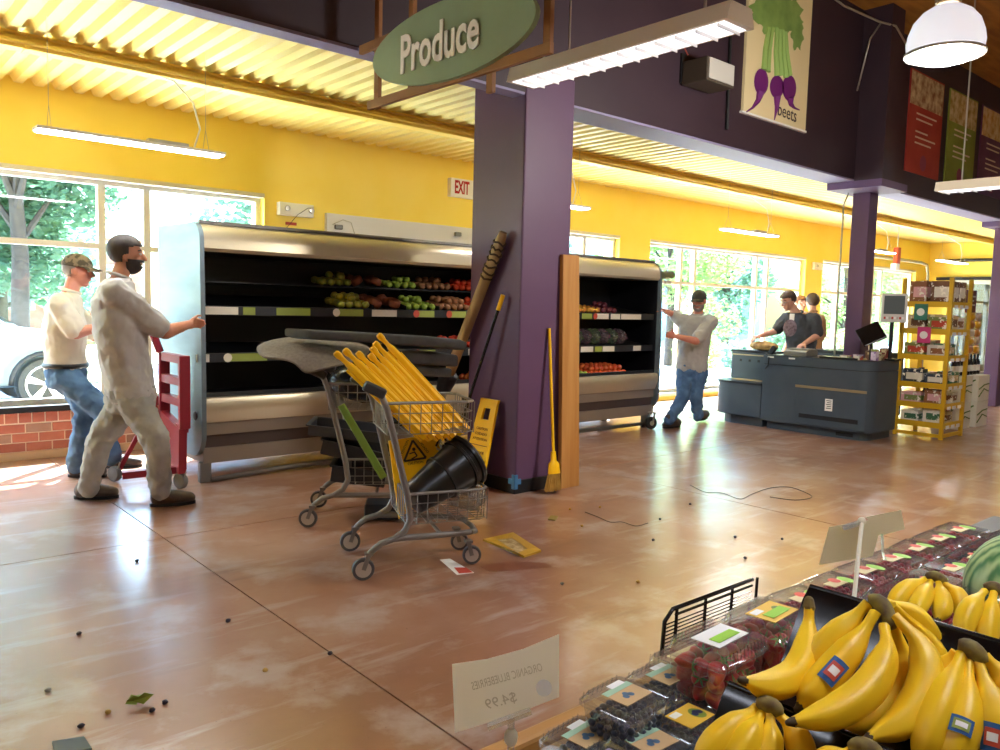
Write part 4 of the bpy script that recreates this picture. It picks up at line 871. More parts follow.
# cluster of metal fittings
g = empty('wire_coil', DP(442, 440, 4.6), 'small coil of dark wire with metal rings above the bucket', 'wire coil')
for i, (x, y) in enumerate(((437, 436), (444, 440), (449, 437), (440, 446))):
    c = DP(x, y, 4.45 + .02 * i); MB().tube([c + RW @ V((.022 * math.cos(t), .022 * math.sin(t), .004 * math.sin(3 * t))) for t in [6.283 * k / 14 for k in range(14)]], .006, 6, True).build('ring', m_alu if i % 2 else m_black, g, smooth=3)
MB().tube([DP(436, 446, 4.5), DP(441, 434, 4.5), DP(449, 446, 4.5), DP(446, 430, 4.5)], .007, 6).build('wire_loop', m_black, g, smooth=3)
# dark object in upper basket
tag(MB().ell(K1 @ V((.27, 0, .79)), (.10, .09, .035), None, 14, 8).build('black_cloth', mat('black_cloth', '#15151a', .9), smooth=3), 'wadded black cloth at the bottom of the upper basket of the nearer cart', 'cloth')
# green plank between the carts
a, b_ = DP(341, 405, 4.75), DP(384, 478, 4.70)
tag(MB().bar(a, b_, .045, .02, tuple(RW @ V((.3, 0, 1)))).build('green_plank', mat('plank_green', '#76963c', .4), bevel=.006), 'bright green plastic plank leaning in the farther cart', 'plank')
# dark bins in the farther cart
m_bin = mat('bin_charcoal', '#33343a', .45); m_bin2 = mat('bin_slate', '#4a4c52', .5)
def open_bin(c, sx, sy, sz, rot, m, lab):
    b = MB(); t = .008
    def bx(cx, cy, cz, x, y, z): b.obox(V(c) + rot @ V((cx, cy, cz)), (x, y, z), rot)
    bx(0, 0, -sz / 2, sx, sy, t); bx(0, sy / 2, 0, sx, t, sz); bx(0, -sy / 2, 0, sx, t, sz); bx(sx / 2, 0, 0, t, sy, sz); bx(-sx / 2, 0, 0, t, sy, sz)
    bx(0, sy / 2 + .012, sz / 2, sx + .03, .02, .008); bx(0, -sy / 2 - .012, sz / 2, sx + .03, .02, .008); bx(sx / 2 + .012, 0, sz / 2, .02, sy, .008); bx(-sx / 2 - .012, 0, sz / 2, .02, sy, .008)
    tag(b.build('plastic_bin', m), lab, 'bin', 'dark bins in the farther cart')
r2 = M.Rotation(A2, 3, 'Z')
open_bin(K2 @ V((.30, .02, .30)), .34, .30, .10, r2 @ M.Rotation(.12, 3, 'Y'), m_bin, 'dark plastic bin lying lowest in the farther cart')
open_bin(K2 @ V((.28, .0, .455)), .42, .34, .09, r2 @ M.Rotation(.22, 3, 'Y'), m_bin, 'dark plastic bin tilted in the lower basket of the farther cart')
open_bin(K2 @ V((.22, .0, .585)), .46, .36, .06, r2 @ M.Rotation(.10, 3, 'Y'), m_bin2, 'slate grey plastic bin on top overhanging the farther cart')
tag(MB().obox(K2 @ V((.46, -.02, .06)), (.24, .2, .10), r2).build('tool_box', mat('box_blue_black', '#2a3038', .5), bevel=.01), 'small blue black box on the floor under the farther cart', 'box')
# grey mats heaped on the farther cart
m_mat = mat('mat_taupe', '#7d756a', .85, color2='#6d665c', scale=50, bump=.3); m_roll = mat('foam_grey', '#57595c', .85, color2='#4c4e50', scale=12)
def slab_px(pts, d0, d1, th, name, m, lab, cat, n=10):
    rs = []
    for (x, y, hh, d) in pts:
        c = DP(x, y, d); up = V((0, 0, 1)); dv = V((-.2, .98, 0))
        rs.append([c + up * (hh * math.copysign(abs(math.sin(t)) ** .35, math.sin(t))) + dv * (th * math.copysign(abs(math.cos(t)) ** .35, math.cos(t))) for t in [6.283 * (k + .5) / 16 for k in range(16)]])
    return tag(MB().rings(rs).build(name, m, smooth=.9), lab, cat)
slab_px([(297, 333, .026, 4.95), (302, 334, .030, 4.95), (360, 337, .032, 4.97), (420, 341, .034, 5.0), (448, 344, .034, 5.02), (452, 345, .028, 5.02)], 0, 0, .12, 'foam_slab', m_roll, 'long grey foam slab lying on top of the farther cart', 'foam slab')
slab_px([(392, 356, .04, 5.1), (400, 356, .045, 5.1), (430, 358, .045, 5.12), (446, 360, .04, 5.12)], 0, 0, .10, 'foam_slab', m_roll, 'shorter dark foam slab under the right end of the long one', 'foam slab')
slab_px([(398, 367, .035, 5.16), (425, 370, .04, 5.18), (440, 372, .03, 5.18)], 0, 0, .10, 'foam_slab', m_roll, 'lowest short foam slab beside the wooden pole', 'foam slab')
b = MB(); rows = []
for i in range(13):
    t = i / 12; row = []
    for (x, y, d) in ((258 + 4 * (1 - t), 346 - 3 * t, 4.95), (257, 351, 4.90), (262, 357 - 1 * t, 4.86), (282, 359, 4.82), (303, 375 - 14 * t * (1 - t), 4.78), (322, 370 - 4 * t, 4.78), (345, 361 - 4 * t, 4.80)):
        row.append(DP(x + 0 * t, y, d + .30 * t))
    rows.append(row)
top = []
b = MB(); P_ = [[(259, 347), (268, 342), (290, 338), (320, 339), (352, 343), (372, 348)], [(257, 350), (266, 346), (290, 343), (320, 346), (350, 351), (368, 356)], [(258, 354), (268, 354), (291, 351), (314, 356), (338, 361), (354, 363)], [(263, 358), (276, 359), (295, 361), (309, 368), (325, 369), (342, 365)], [(268, 359), (284, 360), (297, 364), (304, 376), (318, 371), (336, 367)]]
dd = [5.15, 5.0, 4.86, 4.78, 4.76]
vs_ = [DP(x, y, dd[i]) for i, r in enumerate(P_) for x, y in r]; nc = 6
b.add(vs_, [(i * nc + j, i * nc + j + 1, (i + 1) * nc + j + 1, (i + 1) * nc + j) for i in range(4) for j in range(nc - 1)])
o = tag(b.build('floor_mat', m_mat, smooth=3), 'taupe rubber floor mat folded over the handle of the farther cart', 'mat'); o.modifiers.new('sub', 'SUBSURF').levels = 2; o.modifiers['sub'].render_levels = 2; s_ = o.modifiers.new('solid', 'SOLIDIFY'); s_.thickness = .012
rd = random.Random(3)
q = MB().ell(K2 @ V((.36, .0, .90)), (.27, .20, .13), r2, 20, 12); q.v = [tuple(V(p) + V((rd.uniform(-.015, .015), rd.uniform(-.015, .015), rd.uniform(-.012, .012)))) for p in q.v]
tag(q.build('rubbish_bag', mat('black_film', '#16181e', .22), smooth=.7), 'crumpled black plastic bag filling the upper basket of the farther cart', 'bag')
# ------------------------------------------------------------------ things around the wide column
b = MB(); T, Bm = V((3.985, 4.56, 1.97)), V((3.93, 5.60, .02)); g = empty('wooden_pole', Bm, 'thick weathered wooden pole leaning on the wide purple column', 'pole')
pts = [Bm.lerp(T, t) for t in (0, .3, .6, .85, .97, 1)]
b.tube(pts, [.047, .046, .044, .043, .040, .030], 12); b.build('shaft', mat('old_wood', '#b09468', .75, color2='#94784e', scale=9, stretch=(1, 1, .15)), g, smooth=.8)
w = MB(); rd = random.Random(2)
for k in range(7): c = Bm.lerp(T, .83 + .022 * k); fr = frame(T - Bm); w.tube([c + fr @ V((.047 * math.cos(t), .047 * math.sin(t), rd.uniform(-.012, .012))) for t in [6.283 * i / 12 for i in range(12)]], .008, 5, True)
w.build('frayed_wrap', mat('wrap_brown', '#4a3a2a', .9), g)
fr = frame(T - Bm); MB().lathe([(.055, -.09), (.062, -.08), (.085, .06), (.075, .07), (.05, .075)], 14, Bm.lerp(T, .40), fr).build('socket', m_black, g, smooth=.7)
T, Bm = V((3.99, 4.56, 1.49)), V((3.86, 5.06, .06)); g = empty('lobby_dustpan', (3.86, 5.1, 0), 'lobby dustpan with black rod handle and yellow grip against the column', 'dustpan')
MB().tube([Bm, T], .012, 8).build('handle', m_blackg, g, smooth=.8); MB().tube([Bm.lerp(T, .93), Bm.lerp(T, 1.01)], .018, 10).build('grip', m_sg, g, smooth=.8)
pn_ = MB(); pn_.box(3.66, 3.86, 5.0, 5.24, .01, .03); pn_.box(3.84, 3.86, 5.0, 5.24, .03, .14); pn_.box(3.68, 3.86, 5.0, 5.02, .03, .11); pn_.box(3.68, 3.86, 5.22, 5.24, .03, .11); pn_.build('pan', m_blackg, g)
# yellow floor sign standing at the column
g = empty('wet_floor_sign', (3.88, 4.76, 0), 'yellow wet floor sign with a hand hole leaning on the wide column', 'floor sign')
zt = .68; yl, yr = 4.87, 4.59; xt, xb = 3.99, 3.84
def S(u, z): t = z / zt; y = (yl + (4.79 - yl) * t) * (1 - u) + (yr + (4.59 - yr) * t) * u; return V((xb + (xt - xb) * t, y, z))
pb = MB()
def plate(u0, u1, z0, z1):
    q = [S(u0, z0), S(u1, z0), S(u1, z1), S(u0, z1)]; pb.add(q + [p + V((.022, 0, 0)) for p in q], [(3, 2, 1, 0), (4, 5, 6, 7), (0, 1, 5, 4), (1, 2, 6, 5), (2, 3, 7, 6), (3, 0, 4, 7)])
plate(0, 1, 0.0, .54); plate(0, .3, .54, .63); plate(.7, 1, .54, .63); plate(0, 1, .63, .68); pb.build('panel', m_sg, g)
MB().add([S(-.02, .675), S(1.02, .675), S(1.02, .70), S(-.02, .70)] + [S(-.02, .675) + V((.022, 0, 0)), S(1.02, .675) + V((.022, 0, 0)), S(1.02, .70) + V((.022, 0, 0)), S(-.02, .70) + V((.022, 0, 0))], [(3, 2, 1, 0), (4, 5, 6, 7), (0, 1, 5, 4), (1, 2, 6, 5), (2, 3, 7, 6), (3, 0, 4, 7)]).build('top_hinge', m_sg, g)
m_rp = mat('sign_red_print', '#8f4a10', .6); ex = (S(1, .3) - S(0, .3)).normalized(); ey = (S(.5, .5) - S(.5, .1)).normalized(); nf = ex.cross(ey).normalized()
if nf.x > 0: nf = -nf
for z, s in ((.47, 'CAUTION'), (.43, 'CUIDADO'), (.39, 'ATTENTION'), (.29, 'WET FLOOR'), (.25, 'PISO'), (.215, 'MOJADO')): text('lettering', s, .030, m_rp, plane_m(S(.5, z) + nf * .003, ex, ey), g)
MB().bar(S(.08, .345) + nf * .002, S(.92, .345) + nf * .002, .004, .004).build('groove', m_rp, g)
# board and broom
tag(MB().add([(4.455, 4.33, 0), (4.66, 4.33, 0), (4.66, 4.37, 0), (4.455, 4.37, 0), (4.44, 4.375, 1.83), (4.62, 4.375, 1.83), (4.62, 4.415, 1.83), (4.44, 4.415, 1.83)], [(3, 2, 1, 0), (4, 5, 6, 7), (0, 1, 5, 4), (1, 2, 6, 5), (2, 3, 7, 6), (3, 0, 4, 7)]).build('timber_board', mat('pine_board', '#b98848', .6, color2='#a87436', scale=5, stretch=(3, 3, .25)), bevel=.004), 'tall pine board standing on end beside the wide purple column', 'board')
g = empty('broom', (4.31, 4.28, 0), 'yellow broom with straw bristles leaning on the wide purple column', 'broom')
a, b_ = V((4.335, 4.398, 1.26)), V((4.315, 4.29, .30)); MB().tube([a, b_], .012, 8).build('handle', m_sg, g, smooth=.8)
dn = (b_ - a).normalized(); ex = V((1, 0, 0)); ex = (ex - dn * ex.dot(dn)).normalized(); ey = dn.cross(ex)
def sec(t, wx, wy): p = b_ + dn * t; return [p + ex * (wx * math.cos(q)) + ey * (wy * math.sin(q)) for q in [6.283 * k / 14 for k in range(14)]]
MB().rings([sec(-.02, .022, .018), sec(.05, .026, .02), sec(.07, .05, .024), sec(.085, .055, .026), sec(.15, .062, .028)]).build('socket_cap', m_sg, g, smooth=.6)
br = MB(); rd = random.Random(8)
for k in range(150):
    q = rd.random() * 6.283; rr_ = math.sqrt(rd.random()); p = b_ + dn * .14 + ex * (.056 * rr_ * math.cos(q)) + ey * (.024 * rr_ * math.sin(q)); t = b_ + dn * rd.uniform(.268, .285) + ex * (.085 * rr_ * math.cos(q) - .02) + ey * (.032 * rr_ * math.sin(q))
    t.z = max(t.z, .004); br.tube([p, t], .0026, 4)
tag(br.build('bristles', mat('straw', '#c9a04a', .8, color2='#b08838', scale=20), g), kind='stuff')
# ------------------------------------------------------------------ checkout
m_cnt = mat('counter_slate', '#3b4650', .45, color2='#414d57', scale=3); m_cntd = mat('counter_dark_top', '#1c1e22', .35); m_gold = mat('strip_bronze', '#a89878', .35, .6)
XF = 8.95
ck = empty('checkout_counter', (9.25, 4.6, 0), 'dark slate checkout counter with bronze strip and rounded corner', 'checkout counter')
def cpoly(o=0, y1=5.30, d=.62):
    r = .16
    return [(XF + o, y1 - o), (XF + o, 3.95 + r + o)] + arc(XF + r + o, 3.95 + r + o, r, 180, 270, 6)[1:] + [(9.62, 3.95 + o), (9.62, y1 - o)]
def slabp(poly, z0, z1): return MB().rings([[(a, b, z0) for a, b in poly], [(a, b, z1) for a, b in poly]])
slabp(cpoly(.06), 0, .10).build('plinth', m_cnt, ck); slabp(cpoly(0), .10, .79).build('body', m_cnt, ck, smooth=.5); slabp(cpoly(.012), .79, .80).build('shadow_groove', m_cntd, ck); slabp(cpoly(0), .80, .905).build('top_band', m_cnt, ck, smooth=.5)
slabp(cpoly(.02), .905, .912).build('worktop', m_cntd, ck)
def Q(x, y): p = WX(x, y, XF); return p
ya, yb = Q(796, 386).y, Q(867, 395).y; zt, zb = Q(796, 384).z, Q(800, 418).z - .06
pn = MB().box(XF - .008, XF, yb, ya, zb, zt).build('access_panel', m_cnt, ck, bevel=.003)
MB().box(XF - .018, XF - .006, yb, ya, zt - .035, zt - .005).build('handle_strip', m_gold, pn)
MB().box(XF - .011, XF - .006, yb + .08, ya - .06, zb + .07, zb + .12).build('vent_slot', m_black, pn)
p = Q(829, 405); st = MB().box(XF - .010, XF - .007, p.y - .045, p.y + .045, p.z - .07, p.z + .07).build('sticker', m_white, pn)
for k in range(5): MB().box(XF - .0115, XF - .0095, p.y - .032, p.y + .03 - .01 * (k % 2), p.z + .045 - k * .022, p.z + .053 - k * .022).build('print_line', m_black, st)
for x, y in ((771, 355.5), (792, 357)): pp = Q(x, y); MB().box(XF - .004, XF, pp.y - .04, pp.y + .04, .875, .893).build('price_label', m_white, ck)
MB().box(XF + .03, XF + .06, 4.15, 4.6, .912, .935).build('edge_rail', m_cntd, ck, bevel=.004)
pp = Q(842, 433); MB().box(XF + .055, XF + .06, pp.y - .1, pp.y + .1, .03, .07).build('toe_vent', m_black, ck)
lu = empty('bagging_unit', (9.3, 5.7, 0), 'low rounded slate bagging unit at the left end of the counter', 'counter')
def lpoly(o): r = .30; return [(XF + o, 5.31), (XF + o, 6.06 - r)] + arc(XF + r + o, 6.06 - r - o, r, 180, 90, 8)[1:] + [(9.62, 6.06 - o), (9.62, 5.31)]
slabp(lpoly(.07), 0, .12).build('plinth', m_cnt, lu); slabp(lpoly(0), .12, .52).build('body', m_cnt, lu, smooth=.5); slabp(lpoly(-.012), .52, .545).build('worktop', m_cntd, lu)
MB().box(9.2, 9.6, 5.33, 5.9, .545, .55).build('wood_inlay', mat('inlay_wood', '#b59a6c', .5), lu)
ub = empty('conveyor_box', (9.7, 5.75, .55), 'dark slate belt housing standing on the bagging unit', 'counter')
MB().prism(rrect(9.34, 9.60, 5.36, 6.02, .05), 2, .552, .90).build('body', m_cnt, ub, smooth=.5); MB().box(9.34, 9.6, 5.36, 6.02, .90, .93).build('belt_top', m_cntd, ub, bevel=.01)
for k in range(4): MB().box(9.334, 9.341, 5.45 + .13 * k, 5.48 + .13 * k, .78, .81).build('bolt', m_black, ub)
MB().box(9.33, 9.341, 5.38, 5.98, .86, .875).build('trim_strip', m_gold, ub)
b2 = empty('rear_counter', (10.6, 4.7, 0), 'dark counter of the next checkout lane behind the slim column', 'counter')
MB().box(10.5, 11.1, 4.5, 5.5, .1, .9).build('body', m_cnt, b2); MB().box(10.48, 11.12, 4.48, 5.52, .9, .94).build('worktop', m_cntd, b2); MB().box(10.55, 11.05, 4.55, 5.45, 0, .1).build('plinth', m_cntd, b2)
# things on the counter
o = MB(); c = DP(763, 338, 10.25); c.z = .955
rd = random.Random(4); q = MB().ell((9.45, 5.60, .99), (.10, .20, .06), None, 16, 10); q.v = [tuple(V(p) + V((rd.uniform(-.01, .01), rd.uniform(-.012, .012), rd.uniform(-.008, .008)))) for p in q.v]
tag(q.build('bread_bag', mat('bread_paper', '#c7a163', .7, color2='#8a6a3c', scale=14), smooth=.8), 'crumpled tan bread bag under the cashier hand', 'bag')
g = empty('hand_scanner', (9.10, 5.28, .912), 'black hand scanner with cable on the left end of the counter', 'scanner')
MB().obox((9.06, 5.24, .965), (.06, .06, .10), M.Rotation(.6, 3, 'X')).build('head', m_black, g, bevel=.01); MB().tube([(9.06, 5.27, .95), (9.03, 5.32, .93), (9.0, 5.26, .90), (8.94, 5.22, .88), (8.93, 5.22, .78), (8.94, 5.26, .74)], .007, 6).build('cable', m_black, g, smooth=3)
g = empty('counter_scale', (9.2, 4.95, .912), 'grey rounded scale box in front of the cashier', 'scale')
MB().prism([(9.06, .912), (9.34, .912), (9.34, .975), (9.30, .995), (9.12, .995), (9.06, .965)], 1, 4.80, 5.10).build('housing', mat('scale_grey', '#77756c', .5), g, bevel=.008); MB().box(9.1, 9.32, 4.83, 5.07, .995, 1.0).build('plate', m_alu, g)
# register: light monitor on a pole, dark screen, keypad
g = empty('pos_monitor', (9.40, 4.22, .912), 'white framed flat monitor on a black pole at the counter end', 'monitor')
mc = DP(894, 308, 9.2); fx = V((-.86, -.5, 0)).normalized(); rt = M((V((fx.y, -fx.x, 0)), fx, V((0, 0, 1)))).transposed()
MB().obox(mc, (.27, .035, .33), rt).build('bezel', mat('bezel_white', '#d0d0cc', .4), g, bevel=.008)
MB().obox(mc + fx * .018 + V((0, 0, .035)), (.215, .006, .21), rt).build('screen', mat('screen_slate', '#5d686c', .15), g)
MB().obox(mc - fx * .03, (.25, .03, .30), rt).build('back_shell', m_black, g, bevel=.01)
for k in range(8): MB().obox(mc + fx * .02 + rt @ V((-.095 + .027 * k, 0, -.115)), (.02, .006, .028), rt).build('key', [m_white, m_tagr, m_alu][k % 3], g)
MB().tube([(mc.x + .02, mc.y + .02, .912), (mc.x + .02, mc.y + .02, mc.z - .1)], .022, 10).build('pole', m_black, g, smooth=.8); MB().box(mc.x - .08, mc.x + .1, mc.y - .08, mc.y + .1, .912, .93).build('base', m_black, g)
g = empty('touch_screen', (9.42, 4.40, .912), 'black tilted touch screen beside the slim column on the counter', 'screen')
c = DP(871, 334, 9.15); r3 = M.Rotation(-.55, 3, 'X') @ M.Rotation(.5, 3, 'Z') @ M.Rotation(.3, 3, 'Y')
MB().obox(c, (.03, .26, .24), r3).build('panel', m_blackg, g, bevel=.008); MB().tube([(c.x + .03, c.y, .912), (c.x + .02, c.y, c.z - .02)], .02, 8).build('stand', m_black, g)
goods = [('#d8d2c6', '#b0463a'), ('#6a4a34', '#c9b48a'), ('#d0c4d8', '#8a6aa0'), ('#b8a888', '#5a4030'), ('#e4e0d8', '#90a050'), ('#8a3a30', '#d8c8a0')]
gm = [mat('pack_%d' % i, a, .5, color2=b, scale=16, contrast=(.48, .52)) for i, (a, b) in enumerate(goods)]
glab = ['white snack box at the counter end nearest the touch screen', 'brown candy box behind the white snack box on the counter', 'lilac gum box beside the monitor pole on the counter', 'tan candy box at the outer corner of the counter', 'pale box with green print lying low on the counter end', 'dark red candy box beside the yellow rack on the counter']
spots = [(9.16, 4.22, .10, .07, .06), (9.28, 4.14, .09, .07, .11), (9.22, 4.06, .07, .06, .13), (9.34, 4.05, .09, .06, .09), (9.10, 4.34, .09, .09, .045), (9.48, 4.06, .12, .07, .14)]
for i, (x, y, a, b, h) in enumerate(spots):
    g = empty('candy_box', (x, y, .912), glab[i], 'box', 'boxes on the counter end'); MB().box(x - a / 2, x + a / 2, y - b / 2, y + b / 2, .912, .912 + h).build('carton', gm[i], g); MB().box(x - a / 2 - .002, x + a / 2 + .002, y - b / 2 - .002, y + b / 2 + .002, .912 + h * .8, .912 + h).build('lid', gm[(i + 2) % 6], g)
# ------------------------------------------------------------------ yellow rack with goods
m_rk = mat('rack_yellow', '#cfa51a', .45)
rk = empty('display_rack', (10.22, 3.85, 0), 'tall yellow metal shelf rack full of packaged goods beside the counter', 'shelf rack')
rx0, rx1, ry0, ry1 = 9.95, 10.55, 3.56, 4.08
for x in (rx0, rx1):
    for y in (ry0, ry1): MB().box(x - .02, x + .02, y - .02, y + .02, 0, 1.88).build('post', m_rk, rk)
for x0, x1, y0, y1 in ((rx0, rx1, ry0 - .012, ry0 + .012), (rx0 - .012, rx0 + .012, ry0, ry1)):
    MB().box(x0, x1, y0, y1, .02, .06).build('foot_rail', m_rk, rk)
zs = [WX(925, y, rx0).z for y in (304, 331, 357, 385, 405, 424)]
for z in zs:
    s = MB().box(rx0, rx1, ry0, ry1, z - .02, z).build('shelf', m_rk, rk); MB().box(rx0 - .014, rx0 - .004, ry0 + .02, ry1 - .02, z - .035, z + .03).build('shelf_lip', m_rk, s); MB().box(rx0 + .02, rx1 - .02, ry0 - .016, ry0 - .006, z - .035, z + .03).build('shelf_lip', m_rk, s)
    for k in range(3): MB().box(rx0 + .08 + .16 * k, rx0 + .18 + .16 * k, ry0 - .020, ry0 - .016, z - .045, z - .005).build('price_card', m_white, s)
cols = ['#d9d5cc', '#3c6a4a', '#b8432f', '#8a5a3a', '#c9b48a', '#2f3a4a', '#d8a8b0', '#6a4630', '#e4e0d4', '#7a8a4a']
pk = [mat('packet_%d' % i, c, .5, color2='#f0ece0', scale=20, contrast=(.6, .62)) for i, c in enumerate(cols)]
row = ['top', 'second', 'third', 'fourth', 'fifth', 'bottom']; cn = ['white', 'green', 'red', 'brown', 'tan', 'navy', 'pink', 'dark brown', 'cream', 'olive']; pos = ['left front', 'middle front', 'right front', 'far left', 'centre back', 'far right']
rd = random.Random(9)
for i, z in enumerate(zs):
    hmax = .30 if i == 0 else (zs[i - 1] - z - .05)
    k = 0
    for cx in (rx0 + .12, rx0 + .30, rx0 + .48):
        for cy in (ry0 + .14, ry1 - .14):
            h = min(hmax, .27 if i == 0 else rd.uniform(.13, .20)); ci = rd.randrange(10) if i else [7, 3, 7, 4, 7, 3][k]
            lab = '%s packet on the %s shelf of the yellow rack, %s' % (cn[ci], row[i], pos[k])
            wx, wy = rd.uniform(.15, .175), rd.uniform(.18, .23)
            g = empty('goods_packet', (cx, cy, z), lab, 'packet', 'goods on the yellow rack')
            if rd.random() < .3 and i:
                for q in (-.04, .04): MB().lathe([(.03, 0), (.032, .01), (.032, h * .7), (.018, h * .8), (.018, h)], 12, (cx + q, cy, z)).build('jar', pk[ci], g, smooth=.6)
                MB().box(cx - .075, cx + .075, cy - .04, cy + .04, z, z + .03).build('tray', pk[4], g)
            else:
                MB().box(cx - wx / 2, cx + wx / 2, cy - wy / 2, cy + wy / 2, z, z + h).build('carton', pk[ci], g, bevel=.003); MB().box(cx - wx / 2 - .002, cx + wx / 2 - .03, cy - wy / 2 - .002, cy + wy / 2 - .04, z + h * .3, z + h * .75).build('panel_print', pk[(ci + 3) % 10], g)
            k += 1
for (x, y, m, lab) in ((921, 312, '#3c7a6a', 'green snack pouch clipped to the left post of the yellow rack'), (924, 335, '#c8407a', 'pink snack pouch hanging below the green one on the rack')):
    c = WX(x, y, rx0 - .035); g = empty('snack_pouch', c, lab, 'pouch'); MB().obox(c, (.02, .15, .19)).build('pouch', mat('pouch' + m, m, .35), g, bevel=.008); MB().disc(c + V((-.0115, 0, 0)), .045, (-1, 0, 0), 14).build('print', m_white, g)
# boxes, bottles and crisps to the right of the rack
m_ctn = mat('carton_white', '#d8d4c6', .6); m_vine = mat('vine_print', '#5a7030', .7)
for k, (x, y, z, lab) in enumerate(((11.25, 3.92, 0, 'lower white wine carton nearest the yellow rack'), (11.25, 3.92, .34, 'upper white wine carton nearest the yellow rack'), (11.75, 3.88, 0, 'lower white wine carton at the right of the stack'), (11.75, 3.88, .34, 'upper white wine carton at the right of the stack'))):
    g = empty('wine_carton', (x, y, z), lab, 'carton', 'white wine cartons'); MB().box(x - .2, x + .2, y - .16, y + .16, z, z + .335).build('box', m_ctn, g, bevel=.004)
    for q in (0, 1): MB().tube([(x - .203, y + .12 - .1 * q, z + .05), (x - .203, y + .02 - .06 * q, z + .15), (x - .203, y - .05 - .03 * q, z + .25), (x - .203, y - .12, z + .28)], .008, 5).build('vine_print', m_vine, g); MB().tube([(x - .18, y - .163, z + .06 + .1 * q), (x, y - .163, z + .16 + .05 * q), (x + .17, y - .163, z + .12 + .1 * q)], .008, 5).build('vine_print', m_vine, g)
for k in range(8):
    x = 11.10 + .12 * k - (.0 if k < 4 else .02); y = 3.88; c = (x, y, .676)
    g = empty('wine_bottle', c, 'dark wine bottle on the cartons, %s from the yellow rack' % ['first', 'second', 'third', 'fourth', 'fifth', 'sixth', 'seventh', 'eighth'][k], 'bottle', 'bottles on the cartons')
    MB().lathe([(.036, 0), (.038, .01), (.038, .17), (.014, .21), (.014, .27)], 14, c).build('glass_body', m_blackg, g, smooth=.6); MB().lathe([(.0385, .05), (.0385, .13)], 14, c, caps=False).build('label', m_ctn, g)
st_ = empty('crisp_stand', (12.6, 4.15, 0), 'narrow wire stand hung with yellow crisp bags', 'stand')
MB().tube([(12.6, 4.25, 0), (12.6, 4.25, 1.8)], .02, 8).build('pole', m_alu, st_); MB().lathe([(.25, 0), (.25, .02), (.03, .04)], 20, (12.6, 4.25, 0)).build('base', m_black, st_); MB().box(12.42, 12.78, 4.23, 4.25, 1.5, 1.82).build('header_card', mat('header_brown', '#5c2e24', .6), st_)
for k in range(3): MB().box(12.48, 12.72 - .05 * (k % 2), 4.226, 4.229, 1.60 + .06 * k, 1.62 + .06 * k).build('print_line', m_tagw, st_)
for i in range(7):
    for j in range(2):
        z = .70 + .115 * i; x = 12.48 + .24 * j; cm = ['#d9a62a', '#c8b89a', '#b8783a'][(i + j) % 3]
        g = empty('crisp_bag', (x, 4.17, z), '%s crisp bag in the %s column, %s from the bottom' % (['yellow', 'pale', 'orange'][(i + j) % 3], ['left', 'right'][j], ['first', 'second', 'third', 'fourth', 'fifth', 'sixth', 'seventh'][i]), 'crisp bag', 'crisp bags on the stand')
        MB().ell((x, 4.17, z + .05), (.10, .04, .055), None, 12, 8).build('pillow_bag', mat('crisp' + cm, cm, .3), g, smooth=3); MB().box(x - .09, x + .09, 4.165, 4.175, z + .095, z + .112).build('top_seal', mat('crisp' + cm, cm, .3), g)
# ------------------------------------------------------------------ foreground produce table
m_oak = mat('table_oak', '#b98a50', .5, color2='#a8783e', scale=6, stretch=(.3, 4, 4)); m_tray = mat('tray_black', '#0b0b0c', .18)
ZT_ = .69
tb = empty('produce_table', (1.7, .35, 0), 'wooden produce table in the right foreground carrying berries and bananas', 'table')
MB().box(.35, 3.1, -.45, .90, ZT_ - .04, ZT_).build('table_top', m_oak, tb); MB().box(.35, 3.1, .90, .935, ZT_ - .08, ZT_ + .025).build('edge_lip', m_oak, tb, bevel=.008)
MB().box(.40, 3.05, -.40, .86, .08, ZT_ - .08).build('cabinet', mat('table_skirt', '#3a2a20', .6), tb)
for x in (.45, 3.0):
    for y in (-.35, .80): MB().box(x - .04, x + .04, y - .04, y + .04, 0, .08).build('leg', m_black, tb)
# --- clear clamshell packs
m_clear = clear_mat('clamshell_plastic', '#f8fbfb', .15, .05, .04); m_blue = mat('blueberry_skin', '#20222e', .5, color2='#3a3e52', scale=60); m_rasp = mat('raspberry_skin', '#9c1426', .4, color2='#c02a3a', scale=80)
m_lab = {'tan': mat('label_tan', '#c9a878', .6, color2='#b8986a', scale=10), 'yellow': mat('label_yellow', '#e2b43c', .6), 'green': mat('label_green', '#8ec62c', .6), 'mint': mat('label_mint', '#9cc0a4', .6), 'white': m_white, 'cream': mat('label_cream', '#e4d29a', .6), 'lilac': mat('label_lilac', '#a492b4', .6)}
def clam_shell(w, l, h, top):
    """base with sloping ribbed sides, rim and raised lid, all thin clear plastic"""
    b = MB(); k = .86
    def rr(s, z): return [(x * s, y * s, z) for x, y in rrect(-w / 2, w / 2, -l / 2, l / 2, .014, 3)]
    base = MB().rings([rr(k, 0), rr(.97, h)], caps=False); base.add(rr(k, 0), [tuple(range(16))]); 
    rim = MB().rings([rr(1.0, h - .003), rr(1.07, h - .003), rr(1.07, h + .003), rr(1.0, h + .003)], caps=False)
    lid = MB().rings([rr(1.03, h + .003), rr(.98, h + .006), rr(.93, h + top - .004), rr(.90, h + top)], caps=False); lid.add(rr(.90, h + top), [tuple(range(16))])
    ridge = MB(); n = int(w / .012)
    for i in range(n):
        x = -w * .42 + w * .84 * i / max(1, n - 1)
        for s in (-1, 1): ridge.tube([(x, s * l * .485, h), (x, s * l * .46, h + top)], .0014, 4)
    return base, rim, lid, ridge
BM = {}
